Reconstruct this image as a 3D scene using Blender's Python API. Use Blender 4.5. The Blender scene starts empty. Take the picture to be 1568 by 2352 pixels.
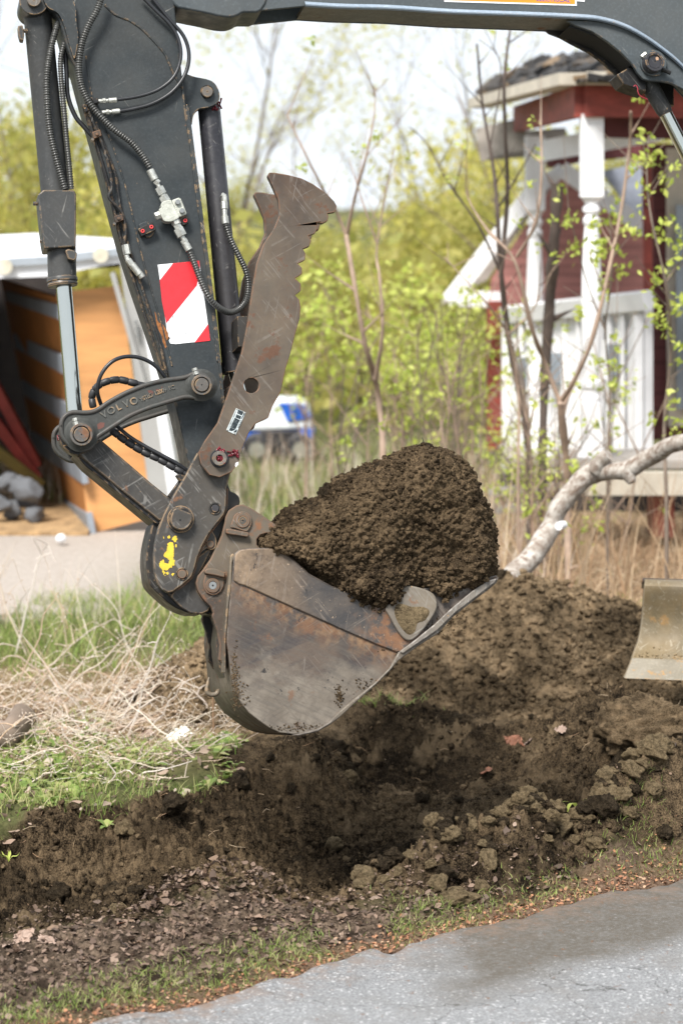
import bpy, bmesh, math, random
import numpy as np
from mathutils import Vector, Matrix, noise as mnoise
from mathutils.geometry import tessellate_polygon
random.seed(7); rng = np.random.default_rng(11)
S = bpy.context.scene
# ------------------------------------------------------------ camera
FP, CH, HZ = 5600.0, 2.2, 450.0            # focal length in photo units, eye height, horizon line
cd = bpy.data.cameras.new('camera'); cam = bpy.data.objects.new('camera', cd); S.collection.objects.link(cam)
cam.location = (0, 0, CH); cam.rotation_euler = (math.radians(90), 0, 0)
cd.sensor_fit = 'HORIZONTAL'; cd.sensor_width = 24; cd.lens = 24*FP/1568
cd.shift_y = -(1176-HZ)/1568; cd.clip_start = .1; cd.clip_end = 900
cd.dof.use_dof = True; cd.dof.focus_distance = 7.95; cd.dof.aperture_fstop = 2.8; cd.dof.aperture_blades = 9
S.camera = cam
S.render.resolution_x, S.render.resolution_y = 682, 1024
# ------------------------------------------------------------ world, sun, exposure
SUN_EL, SUN_AZ = 52, 208                   # azimuth measured clockwise from +Y
w = bpy.data.worlds.new('World'); S.world = w; w.use_nodes = True
nt = w.node_tree; nt.nodes.clear()
o = nt.nodes.new('ShaderNodeOutputWorld'); b = nt.nodes.new('ShaderNodeBackground'); sk = nt.nodes.new('ShaderNodeTexSky')
sk.sky_type = 'NISHITA'; sk.sun_disc = False; sk.sun_elevation = math.radians(SUN_EL); sk.sun_rotation = math.radians(SUN_AZ)
tc = nt.nodes.new('ShaderNodeTexCoord'); mp = nt.nodes.new('ShaderNodeMapping'); mp.inputs['Scale'].default_value = (1, 1, 2.2)
nz = nt.nodes.new('ShaderNodeTexNoise'); nz.inputs['Scale'].default_value = 5.0; nz.inputs['Detail'].default_value = 7; nz.inputs['Roughness'].default_value = .55
cr = nt.nodes.new('ShaderNodeValToRGB'); cr.color_ramp.elements[0].position = .30; cr.color_ramp.elements[0].color = (.74,.74,.74,1)
cr.color_ramp.elements[1].position = .52; cr.color_ramp.elements[1].color = (1,1,1,1)
mx = nt.nodes.new('ShaderNodeMix'); mx.data_type = 'RGBA'; mx.inputs[7].default_value = (4.9, 5.25, 5.65, 1)
nt.links.new(tc.outputs['Generated'], mp.inputs[0]); nt.links.new(mp.outputs[0], nz.inputs['Vector']); nt.links.new(nz.outputs['Fac'], cr.inputs[0])
nt.links.new(cr.outputs[0], mx.inputs[0]); nt.links.new(sk.outputs[0], mx.inputs[6]); nt.links.new(mx.outputs[2], b.inputs[0])
b.inputs[1].default_value = .115; nt.links.new(b.outputs[0], o.inputs[0])
sl = bpy.data.lights.new('sun', 'SUN'); sl.energy = 3.6; sl.angle = math.radians(18); sl.color = (1, .96, .9)
so = bpy.data.objects.new('sun', sl); S.collection.objects.link(so)
e, a = math.radians(SUN_EL), math.radians(SUN_AZ)
so.rotation_euler = Vector((-math.sin(a)*math.cos(e), -math.cos(a)*math.cos(e), -math.sin(e))).to_track_quat('-Z', 'Y').to_euler()
vs = S.view_settings; vs.view_transform = 'Standard'; vs.look = 'None'; vs.exposure = .92; vs.gamma = 1
S.cycles.max_bounces = 6; S.cycles.transparent_max_bounces = 8

# ------------------------------------------------------------ helpers
COL = S.collection
def mesh_np(name, V, F, mats=None, smooth=False, attr=None):
    """V (n,3) array, F (m,k) int array of k-gons"""
    V = np.asarray(V, np.float32); F = np.asarray(F, np.int32)
    me = bpy.data.meshes.new(name); k = F.shape[1]
    me.vertices.add(len(V)); me.vertices.foreach_set('co', V.ravel())
    me.loops.add(F.size); me.loops.foreach_set('vertex_index', F.ravel())
    me.polygons.add(len(F)); me.polygons.foreach_set('loop_start', np.arange(len(F), dtype=np.int32)*k)
    me.polygons.foreach_set('use_smooth', np.full(len(F), smooth))
    me.update(calc_edges=True)
    for m in (mats if isinstance(mats, (list, tuple)) else [mats] if mats else []): me.materials.append(m)
    if attr:
        for an, (dom, vals) in attr.items():
            at = me.attributes.new(an, 'FLOAT', dom); at.data.foreach_set('value', np.asarray(vals, np.float32))
    return me
def link(name, me, parent=None, label=None, cat=None, group=None, kind=None, loc=None):
    o = bpy.data.objects.new(name, me); COL.objects.link(o)
    if parent: o.parent = parent
    if label: o['label'] = label
    if cat: o['category'] = cat
    if group: o['group'] = group
    if kind: o['kind'] = kind
    if loc is not None: o.location = loc
    return o
class MB:
    """collects polygons; build() links one mesh object"""
    def __init__(s): s.v = []; s.f = []; s.mi = []; s.t = []
    def add(s, vs, fs, mi=0, t=None):
        n = len(s.v); s.v += [tuple(v) for v in vs]; s.f += [tuple(i+n for i in f) for f in fs]; s.mi += [mi]*len(fs)
        s.t += [random.random() if t is None else t]*len(fs)
        return s
    def box(s, a, b, mi=0, t=None):
        x0,y0,z0 = a; x1,y1,z1 = b
        return s.add([(x0,y0,z0),(x1,y0,z0),(x1,y1,z0),(x0,y1,z0),(x0,y0,z1),(x1,y0,z1),(x1,y1,z1),(x0,y1,z1)],
              [(0,3,2,1),(4,5,6,7),(0,1,5,4),(1,2,6,5),(2,3,7,6),(3,0,4,7)], mi, t)
    def beam(s, p, q, wid, hei, up=(0,0,1), mi=0, t=None):
        p, q = Vector(p), Vector(q); d = (q-p).normalized(); sd = d.cross(Vector(up)).normalized()*wid/2; u = sd.cross(d).normalized()*hei/2
        return s.add([p-sd-u,p+sd-u,p+sd+u,p-sd+u,q-sd-u,q+sd-u,q+sd+u,q-sd+u],
              [(0,1,2,3),(7,6,5,4),(0,4,5,1),(1,5,6,2),(2,6,7,3),(3,7,4,0)], mi, t)
    def sweep(s, P, R, n=10, mi=0, cap=True, t=None, tw=0.0):
        P = [Vector(p) for p in P]; R = R if hasattr(R, '__len__') else [R]*len(P)
        T = [(P[min(i+1,len(P)-1)]-P[max(i-1,0)]).normalized() for i in range(len(P))]
        r0 = Vector((0,0,1)) if abs(T[0].z) < .9 else Vector((0,1,0))
        u = T[0].cross(r0).normalized(); vs = []; fs = []
        for i, p in enumerate(P):
            u = (u - T[i]*u.dot(T[i])).normalized(); v = T[i].cross(u)
            for k in range(n):
                a = 2*math.pi*k/n + tw; vs.append(p + (u*math.cos(a)+v*math.sin(a))*R[i])
        for i in range(len(P)-1):
            for k in range(n):
                a, b_ = i*n+k, i*n+(k+1) % n; fs.append((a, b_, b_+n, a+n))
        if cap: fs.append(tuple(reversed(range(n)))); fs.append(tuple((len(P)-1)*n+k for k in range(n)))
        return s.add(vs, fs, mi, t)
    def build(s, name, mat, parent=None, smooth=None, bevel=0, seg=2, **kw):
        me = bpy.data.meshes.new(name); me.from_pydata(s.v, [], s.f)
        for m in (mat if isinstance(mat, (list, tuple)) else [mat]): me.materials.append(m)
        me.polygons.foreach_set('material_index', s.mi)
        at = me.attributes.new('tint', 'FLOAT', 'FACE'); at.data.foreach_set('value', s.t)
        bm = bmesh.new(); bm.from_mesh(me); bmesh.ops.recalc_face_normals(bm, faces=bm.faces); bm.to_mesh(me); bm.free()
        if smooth is not None:
            me.polygons.foreach_set('use_smooth', [True]*len(me.polygons)); me.set_sharp_from_angle(angle=math.radians(smooth))
        o = link(name, me, parent, **kw)
        if bevel:
            m = o.modifiers.new('bevel', 'BEVEL'); m.width = bevel; m.segments = seg; m.limit_method = 'ANGLE'; m.angle_limit = math.radians(32); m.harden_normals = False
        return o
def empty(name, label, cat, loc=(0,0,0), group=None):
    o = link(name, None, None, label, cat, group, loc=loc); o.empty_display_size = .1; return o
def catmull(P, n=5, closed=False):
    P = [np.array(p, float) for p in P]; N = len(P); out = []
    rg = range(N) if closed else range(N-1)
    for i in rg:
        if closed: a,b_,c,d = P[(i-1)%N],P[i],P[(i+1)%N],P[(i+2)%N]
        else: a,b_,c,d = P[max(i-1,0)],P[i],P[i+1],P[min(i+2,N-1)]
        for k in range(n):
            t = k/n; out.append(.5*((2*b_)+(-a+c)*t+(2*a-5*b_+4*c-d)*t*t+(-a+3*b_-3*c+d)*t**3))
    if not closed: out.append(P[-1])
    return [tuple(p) for p in out]
def W(px, py, Y): return Vector(((px-784)*Y/FP, Y, CH-(py-HZ)*Y/FP))     # a photo point at a chosen real distance
# vectorised value noise
def _h(ix, iy, iz):
    n = (ix*374761393 + iy*668265263 + iz*2147483647 + 1013904223) & 0xffffffff
    n = ((n ^ (n >> 13))*1274126177) & 0xffffffff; n = (n ^ (n >> 16)) & 0xffffffff
    return n/4294967295.0*2-1
def vnoise(p, f=1.0, seed=0):
    q = np.asarray(p, float)*f + seed*17.31; i = np.floor(q).astype(np.int64); t = q-i; t = t*t*t*(t*(t*6-15)+10); r = 0
    for dx in (0,1):
        for dy in (0,1):
            for dz in (0,1):
                wt = (t[:,0] if dx else 1-t[:,0])*(t[:,1] if dy else 1-t[:,1])*(t[:,2] if dz else 1-t[:,2])
                r = r + wt*_h(i[:,0]+dx, i[:,1]+dy, i[:,2]+dz)
    return r
def fbm(p, f, octv=4, gain=.5, seed=0):
    r = 0; a_ = 1
    for k in range(octv): r = r + a_*vnoise(p, f*2**k*1.03, seed+k); a_ *= gain
    return r

# ------------------------------------------------------------ materials
class NT:
    def __init__(s, name):
        s.m = bpy.data.materials.new(name); s.m.use_nodes = True; s.t = s.m.node_tree; s.bs = s.t.nodes['Principled BSDF']; s.out = s.t.nodes['Material Output']
        s.co = s.t.nodes.new('ShaderNodeTexCoord').outputs['Object']
    def n(s, ty, **kw):
        nd = s.t.nodes.new(ty)
        for k, v in kw.items():
            if k.startswith('i_'):
                key = k[2:]; sk_ = nd.inputs[int(key)] if key.isdigit() else nd.inputs[key.replace('_', ' ')]
                if isinstance(v, bpy.types.NodeSocket): s.t.links.new(v, sk_)
                else: sk_.default_value = v
            else: setattr(nd, k, v)
        return nd
    def link(s, a, b_): s.t.links.new(a, b_)
    def noise(s, sc, det=4, ro=.5, co=None, dist=0, stretch=None, rot=None, off=None):
        v = co or s.co
        if rot:
            m = s.n("ShaderNodeMapping"); s.link(v, m.inputs[0]); m.inputs["Rotation"].default_value = rot; v = m.outputs[0]; rot = None
        if stretch or off:
            m = s.n('ShaderNodeMapping'); s.link(v, m.inputs[0])
            if stretch: m.inputs['Scale'].default_value = stretch

            if off: m.inputs['Location'].default_value = off
            v = m.outputs[0]
        nd = s.n('ShaderNodeTexNoise', i_Scale=sc, i_Detail=det, i_Roughness=ro, i_Distortion=dist, i_Vector=v); return nd.outputs['Fac']
    def ramp(s, fac, lo, hi, a=0, b_=1):
        nd = s.n('ShaderNodeMapRange', i_0=fac, i_1=lo, i_2=hi, i_3=a, i_4=b_); return nd.outputs[0]
    def mix(s, fac, a, b_):
        nd = s.n('ShaderNodeMix', data_type='RGBA')
        for i, x in ((0, fac), (6, a), (7, b_)):
            if isinstance(x, bpy.types.NodeSocket): s.link(x, nd.inputs[i])
            else: nd.inputs[i].default_value = x if i == 0 else (*x, 1) if len(x) == 3 else x
        return nd.outputs[2]
    def math(s, op, a, b_=0.0):
        nd = s.n('ShaderNodeMath', operation=op, i_0=a, i_1=b_); return nd.outputs[0]
    def attr(s, name): return s.n('ShaderNodeAttribute', attribute_name=name).outputs['Fac']
    def bump(s, h, st=.3, d=.01, nrm=None):
        nd = s.n('ShaderNodeBump', i_Strength=st, i_Distance=d, i_Height=h)
        if nrm: s.link(nrm, nd.inputs['Normal'])
        return nd.outputs[0]
    def done(s, col, rough=.6, metal=0.0, nrm=None, spec=None):
        for k, v in (('Base Color', col), ('Roughness', rough), ('Metallic', metal)):
            if isinstance(v, bpy.types.NodeSocket): s.link(v, s.bs.inputs[k])
            else: s.bs.inputs[k].default_value = (*v, 1) if k == 'Base Color' else v
        if nrm: s.link(nrm, s.bs.inputs['Normal'])
        if spec is not None: s.bs.inputs['Specular IOR Level'].default_value = spec
        return s.m
def scratches(t, co=None, amt=.62, fine=1.0):
    r = None
    for k, (ang, sc) in enumerate(((.5, 34), (-.9, 40), (1.35, 30), (2.2, 46))):
        n1 = t.noise(sc*3.0*fine, 2, .5, co=co, dist=.25, stretch=(.04, 1, 1), rot=(0, ang, 0), off=(k*3.1, k, k*.7))
        n1 = t.ramp(n1, amt+.045, amt+.075)
        gate = t.ramp(t.noise(12, 3, .6, off=(k*5, 2, k)), .50, .62); n1 = t.math('MULTIPLY', n1, gate)
        r = n1 if r is None else t.math('MAXIMUM', r, n1)
    return r
def worn(name, base, base2, scratch=(.3,.29,.27), rust=(.14,.066,.034), rustamt=.6, edge=(.36,.23,.12), edgeamt=.5, rough=.5, dust=.35, blot=6, metal=.0, scr=.62, chips=.70, scw=.38):
    t = NT(name)
    c = t.mix(t.ramp(t.noise(blot, 6, .6), .35, .65), base, base2)
    c = t.mix(t.math('MULTIPLY', t.ramp(t.noise(2.3, 5, .6, off=(4,1,2)), .45, .7), dust), c, (.20, .165, .12))
    c = t.mix(t.math('MULTIPLY', t.ramp(t.noise(90, 3, .6), .5, .72), .35), c, tuple(x*1.9+.015 for x in base))
    c = t.mix(t.math('MULTIPLY', scratches(t, amt=scr-.03), scw), c, scratch)
    rm = t.ramp(t.noise(11, 9, .68, off=(1,7,3)), rustamt, rustamt+.06)
    c = t.mix(t.math('MULTIPLY', rm, .85), c, t.mix(t.noise(60, 3), rust, tuple(min(1, x*1.6) for x in rust)))
    ch = t.ramp(t.noise(75, 4, .55, off=(9,3,1)), chips, chips+.02); c = t.mix(ch, c, (.30, .19, .10))
    bv = t.n('ShaderNodeBevel', samples=4, i_Radius=.006); ge = t.n('ShaderNodeNewGeometry')
    dt = t.n('ShaderNodeVectorMath', operation='DOT_PRODUCT', i_0=bv.outputs[0], i_1=ge.outputs['Normal']).outputs['Value']
    ed = t.math('MULTIPLY', t.ramp(dt, .992, .93), t.ramp(t.noise(38, 5, .65, off=(2,2,8)), edgeamt, edgeamt+.08))
    c = t.mix(ed, c, edge)
    rg = t.ramp(t.noise(25, 5, .6), .3, .7, rough-.1, rough+.15); rg = t.math('ADD', rg, t.math('MULTIPLY', rm, .25))
    h = t.math('ADD', t.noise(120, 4, .6), t.math('MULTIPLY', rm, .6))
    return t.done(c, rg, metal, t.bump(h, .25, .0015), .28)
def plain(name, col, rough=.6, metal=0, var=.25, sc=12, bump=.15, stretch=None):
    t = NT(name); n_ = t.noise(sc, 6, .6, stretch=stretch)
    c = t.mix(t.ramp(n_, .3, .7), tuple(x*(1-var) for x in col), tuple(min(1, x*(1+var)) for x in col))
    return t.done(c, rough, metal, t.bump(t.noise(sc*6, 4), bump, .004))
def tinted(name, cols, rough=.7, trans=0.0):
    """colour picked per face by the 'tint' attribute"""
    t = NT(name); r = t.n('ShaderNodeValToRGB', i_0=t.attr('tint')); el = r.color_ramp.elements
    for i, c in enumerate(cols):
        x = i/(len(cols)-1); e_ = el[i] if i < 1 else (el[-1] if i == len(cols)-1 else el.new(x)); e_.position = x; e_.color = (*c, 1)
    m = t.done(r.outputs[0], rough)
    if trans:
        tl = t.n('ShaderNodeBsdfTranslucent'); t.link(r.outputs[0], tl.inputs[0]); ms = t.n('ShaderNodeMixShader', i_0=trans)
        t.link(t.bs.outputs[0], ms.inputs[1]); t.link(tl.outputs[0], ms.inputs[2]); t.link(ms.outputs[0], t.out.inputs[0])
    return m
def soilmat(name, dark=(.020,.014,.009), light=(.20,.143,.086), sc=1.0, bias=0.0):
    t = NT(name); big = t.noise(3.2*sc, 6, .6); mid = t.noise(28*sc, 6, .65); fin = t.noise(190*sc, 4, .7)
    f = t.math('ADD', t.math('MULTIPLY', big, .8), t.math('MULTIPLY', mid, 1.1)); f = t.math('ADD', f, t.math('MULTIPLY', fin, 1.5))
    f = t.ramp(f, 1.50-bias, 2.02-bias)
    c = t.mix(f, dark, light); c = t.mix(t.math('MULTIPLY', t.ramp(t.noise(2.1*sc, 5, .6, off=(7,3,1)), .42, .60), .55), c, tuple(x*.45 for x in dark)); c = t.mix(t.math('MULTIPLY', t.ramp(t.noise(5*sc, 6, .65, off=(1,8,4)), .52, .66), .5), c, tuple(x*1.35 for x in light))
    c = t.mix(t.ramp(t.noise(260*sc, 2), .70, .74), c, (.22,.17,.12))
    h = t.math('ADD', t.math('MULTIPLY', t.noise(60*sc, 8, .7), 1.0), t.math('MULTIPLY', t.noise(230*sc, 5, .7), .4))
    return t.done(c, .97, 0, t.bump(h, 1.0, .016), .05)
M = {}
M['arm'] = worn('grey_arm_paint', (.022,.027,.030), (.034,.040,.043), rustamt=.70, edgeamt=.50, rough=.42, dust=.10, chips=.74, scr=.67)
M['boom'] = worn('grey_boom_paint', (.052,.062,.068), (.066,.076,.082), rustamt=.72, edgeamt=.55, rough=.45, dust=.1, chips=.76, scr=.70)
M['flange'] = worn('flange_skylight_tint', (.20,.25,.31), (.26,.31,.37), rustamt=.74, edgeamt=.6, rough=.45, dust=.1, chips=.78, scr=.70)  # lighter, bluer than the boom: skylight on the chamfer put into the colour
M['dark'] = worn('dark_greasy_paint', (.012,.012,.013), (.02,.02,.02), rustamt=.66, edgeamt=.5, rough=.42, dust=.15, scr=.66)
M['link'] = worn('cast_grey_paint', (.038,.040,.038), (.052,.053,.049), rust=(.055,.024,.018), rustamt=.66, edge=(.10,.052,.038), edgeamt=.42, rough=.45, dust=.1, chips=.80, scr=.70)
M['coupler'] = worn('coupler_scuffed_paint', (.032,.031,.030), (.05,.046,.042), rustamt=.64, edgeamt=.40, rough=.5, dust=.25, chips=.73, scr=.60)
M['ear'] = worn('rust_stained_ear', (.042,.034,.029), (.074,.053,.038), rustamt=.60, edge=(.20,.10,.055), edgeamt=.38, rough=.6, dust=.5, scr=.64, chips=.72)
M['thumb'] = worn('scraped_thumb_steel', (.038,.030,.027), (.078,.053,.038), scratch=(.19,.17,.15), rust=(.085,.042,.026), rustamt=.56, edge=(.2,.10,.055), edgeamt=.42, rough=.5, dust=.5, blot=9, metal=.1, scr=.61, chips=.75, scw=.45)
M['cyl'] = worn('cylinder_black_paint', (.022,.022,.027), (.038,.038,.043), rustamt=.68, rough=.35, dust=.08, scr=.66, chips=.76)
M['cyl2'] = worn('cylinder_grey_paint', (.036,.038,.039), (.05,.051,.051), rustamt=.70, edgeamt=.45, rough=.38, dust=.1, scr=.66, chips=.72)
M['pin'] = worn('worn_pin_steel', (.10,.095,.09), (.16,.14,.12), rustamt=.58, rough=.35, metal=.5, dust=.35, scr=.6)
M['chrome'] = plain('chrome_rod', (.55,.57,.53), .14, 1, .05, 3, .0)
M['zinc'] = plain('zinc_fitting', (.50,.50,.46), .38, .75, .3, 60, .3)
M['zinc_cast'] = plain('grey_green_cast_valve', (.42,.43,.38), .55, .3, .3, 50, .5)
M['rubber'] = plain('black_rubber', (.016,.017,.020), .38, 0, .3, 30, .05)
M['rub2'] = plain('corrugated_guard', (.05,.05,.047), .28, 0, .35, 14, .1)
M['wrap'] = plain('spiral_wrap', (.022,.022,.024), .5, 0, .3, 30, .1)
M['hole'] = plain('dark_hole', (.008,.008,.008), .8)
M['red'] = plain('red_port_plug', (.62,.05,.05), .45)
M['grease'] = plain('dark_red_grease', (.13,.006,.014), .15, 0, .5, 40, .5)
M['bluebolt'] = plain('pale_bolt', (.22,.23,.23), .45, .6)
M['yellow'] = plain('yellow_paint', (.62,.43,.03), .5, 0, .15, 60)
M['white_st'] = plain('white_sticker', (.72,.73,.75), .35, 0, .08, 30, .05)
M['red_st'] = plain('red_sticker', (.60,.022,.03), .3, 0, .12, 30, .05)
M['orange_st'] = plain('orange_sticker', (.75,.24,.015), .35, 0, .05)
M['blue_tx'] = plain('blue_lettering', (.03,.05,.25), .5, 0, .05)
M['black_lb'] = plain('black_label', (.01,.018,.022), .35, 0, .3, 90)
M['silver_lb'] = plain('silver_label', (.55,.6,.6), .4, .3, .2, 90)
M['soil'] = soilmat('dark_soil'); M['soil_load'] = soilmat('bucket_soil', (.019,.0135,.009), (.185,.130,.077), 1.1, .03)
M['soil_pile'] = soilmat('brown_soil', (.028,.020,.012), (.36,.258,.155), 1.0, .07)
M['clod'] = soilmat('olive_brown_clod', (.040,.029,.018), (.40,.30,.175), 1.3, .18)
M['clod_dark'] = soilmat('dark_clod', (.016,.012,.008), (.15,.112,.072), 1.3)
# ------------------------------------------------------------ terrain
NEAR = np.array([(-3,6.2),(-1.4,7.0),(-1.01,7.2),(-.51,7.42),(.02,7.52),(.36,7.56),(.63,7.68),(.9,7.97),(1.15,8.22),(1.6,8.65),(3,9.9)])
FAR = np.array([(-3,6.9),(-1.6,7.6),(-1.2,8.25),(-1.0,8.42),(-.68,8.60),(-.43,8.85),(-.14,9.2),(.12,9.9),(.47,9.9),(.8,9.8),(1.1,9.4),(1.7,9.6),(3,10.6)])
def roadedge(X): return 6.93 + X*.80 + .02*np.sin(X*3.1) + .012*np.sin(X*9+1)     # the asphalt's far side
def sstep(a, b_, x): t = np.clip((x-a)/(b_-a), 0, 1); return t*t*(3-2*t)
def bumpf(X, Y, cx, cy, rx, ry, h, p=1.0): d = ((X-cx)/rx)**2+((Y-cy)/ry)**2; return h*np.exp(-d*p)
def trench(X, Y):
    n_, f_ = np.interp(X, NEAR[:,0], NEAR[:,1]), np.interp(X, FAR[:,0], FAR[:,1])
    wob = .05*np.sin(X*9+Y*2)+.03*np.sin(X*21+1)
    return sstep(0, .34, Y-n_-wob)*sstep(0, .70, f_+wob-Y)**.8, n_, f_
def height(X, Y, detail=True):
    X = np.asarray(X, float); Y = np.asarray(Y, float)
    tr, n_, f_ = trench(X, Y)
    P = np.stack([X, Y, X*0], 1)
    soilm = sstep(-.12, .10, Y-n_)*sstep(-.12, .05, f_-Y)
    z = -.215*tr
    z = z + .03*sstep(.0, .25, Y-f_)*sstep(2.6, 1.0, Y-f_)*sstep(1.2, .4, X)      # far bank stands a little higher
    r = roadedge(X); z = z + .02*sstep(0, .5, Y-r)*sstep(20, 5, Y)
    z = z + bumpf(X, Y, 1.14, 8.95, .50, .52, .40)                              # big lump of spoil on the right
    z = z + .25*np.exp(-((Y-(7.78+.50*(X-.3)))/.17)**2)*sstep(-.05, .3, X)*sstep(1.7, 1.1, X)     # clod heap on the near edge
    z = z + bumpf(X, Y, -.44, 7.50, .17, .13, .15)                              # litter hump
    z = z + bumpf(X, Y, -.05, 9.15, .45, .28, .13) + bumpf(X, Y, .17, 9.86, .22, .14, .14)     # spoil spilled in the middle, the sod that was left
    z = z + bumpf(X, Y, -1.0, 8.45, .20, .13, .05) + bumpf(X, Y, -.62, 8.62, .2, .12, .04) + bumpf(X, Y, -.45, 8.0, .35, .25, .07)
    z = z + bumpf(X, Y, .75, 9.5, .5, .25, .12) + bumpf(X, Y, .15, 8.15, .55, .38, .10)
    z = z + (.045*fbm(P, 5, 3) + .045*np.abs(fbm(P, 14, 3, seed=5)))*np.clip(soilm+.0, 0, 1)
    if detail:
        P2 = np.stack([X, Y, z*1.4], 1)
        rough = .5-np.abs(fbm(P2, 22, 3, .6, seed=9)); calm = 1-.75*np.exp(-(((X-.42)/.36)**2+((Y-9.0)/.5)**2)**1.5); z = z + soilm*calm*(.034*rough + .022*fbm(P2, 55, 3, .65, seed=3)-.012)
        lit = sstep(r, r+.25, Y)*(1-soilm)*sstep(14, 10, Y); z = z + lit*(.013*fbm(P, 38, 3, .6, seed=21)+.016*fbm(P, 8, 3, seed=2))
    z = np.where(Y < r+.02, np.minimum(z, -.012), z)
    return z
def hz(x, y): return float(height(np.array([x]), np.array([y]), False)[0])
def make_ground():
    gx = np.concatenate([np.linspace(-300,-30,10)[:-1], np.linspace(-30,-4,27)[:-1], np.linspace(-4,-1.75,30)[:-1], np.linspace(-1.75,1.95,480)[:-1], np.linspace(1.95,4,28)[:-1], np.linspace(4,30,27)[:-1], np.linspace(30,300,10)])
    gy = np.concatenate([np.linspace(-60,5,14)[:-1], np.linspace(5,6.4,30)[:-1], np.linspace(6.4,10.6,560)[:-1], np.linspace(10.6,17,70)[:-1], np.linspace(17,60,44)[:-1], np.linspace(60,420,13)])
    XX, YY = np.meshgrid(gx, gy); X, Y = XX.ravel(), YY.ravel(); Z = height(X, Y)
    nx, ny = len(gx), len(gy); i = np.arange(nx*ny).reshape(ny, nx)
    F = np.stack([i[:-1,:-1], i[:-1,1:], i[1:,1:], i[1:,:-1]], -1).reshape(-1, 4)
    tr, n_, f_ = trench(X, Y); P = np.stack([X, Y, X*0], 1); ns = .06*fbm(P, 7, 3, seed=4)
    r = roadedge(X)
    soil = sstep(-.10, -.02, Y-n_+ns)*sstep(-.09, -.01, f_-Y+ns)
    soil = np.maximum(soil, ((X-.75)/.9)**2+((Y-8.9)/1.0)**2 < 1); soil = np.maximum(soil, sstep(-.46, -.38, X+ns)*(Y > f_-.05)*(Y < 10.9))
    soil = np.maximum(soil, ((X-1.2)/1.3)**2+((Y-10.0)/1.1)**2 < 1)
    litter = sstep(r+.10, r+.22, Y+ns)*(1-soil)*sstep(.1, -.1, Y-n_-.1)
    rusty = sstep(r+.30, r+.05, Y+ns*1.5)*sstep(r-.4, r, Y)
    gravel = sstep(12.55, 12.95, Y+ns*4)*sstep(17.5, 16.2, Y)*sstep(.6, -.6, X+1.0-(Y-14)*.1)
    dry = np.maximum(sstep(-.2, .8, X-.4)*sstep(10.5, 11.3, Y)*sstep(22, 15, Y), sstep(-.2, -.5, X)*sstep(8.9, 9.5, Y+ns)*sstep(11.9, 10.9, Y+ns*3)*.85)
    t = NT('ground_cover')
    big = t.noise(1.6, 6, .6); fin = t.noise(40, 6, .7); ff = t.noise(190, 4, .7)
    grass = t.mix(t.ramp(t.math('ADD', big, t.math('MULTIPLY', fin, .5)), .55, .95), (.05,.065,.022), (.17,.16,.075))
    lit = t.mix(t.ramp(t.noise(55, 7, .75), .36, .62), (.025,.018,.013), (.25,.185,.135)); lit = t.mix(t.ramp(t.noise(9, 5, .6), .42, .62), lit, (.040,.029,.021))
    rst = t.mix(t.ramp(t.noise(70, 6, .75), .38, .62), (.060,.032,.020), (.26,.175,.12))
    gv = t.mix(t.ramp(t.noise(25, 6, .7), .35, .7), (.42,.36,.31), (.54,.49,.445))
    dr = t.mix(t.ramp(t.noise(18, 7, .7), .35, .65), (.16,.10,.055), (.42,.31,.19))
    s_ = t.math('ADD', t.math('ADD', t.math('MULTIPLY', t.noise(3.2, 6), .8), t.math('MULTIPLY', t.noise(28, 6, .65), 1.1)), t.math('MULTIPLY', ff, 1.5))
    so_ = t.mix(t.ramp(s_, 1.50, 2.02), (.013,.0095,.0065), (.205,.145,.086)); so_ = t.mix(t.math('MULTIPLY', t.ramp(t.noise(2.2, 5, .6, off=(3,3,1)), .44, .60), .6), so_, (.010,.008,.006)); so_ = t.mix(t.math('MULTIPLY', t.ramp(t.noise(4.5, 6, .65, off=(9,2,1)), .53, .66), .55), so_, (.27,.195,.118))
    c = t.mix(t.attr('dry'), grass, dr); c = t.mix(t.attr('gravel'), c, gv); c = t.mix(t.attr('litter'), c, lit)
    c = t.mix(t.attr('rusty'), c, rst); c = t.mix(t.attr('soil'), c, so_)
    h = t.math('ADD', t.noise(60, 8, .7), t.math('MULTIPLY', t.noise(230, 5, .7), .4))
    m = t.done(c, .95, 0, t.bump(h, 1.0, .016), .05)
    me = mesh_np('ground', np.stack([X, Y, Z], 1), F, m, True, {k: ('POINT', v) for k, v in dict(soil=soil, litter=litter, rusty=rusty, gravel=gravel, dry=dry).items()})
    link('ground', me, kind='structure')
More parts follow.
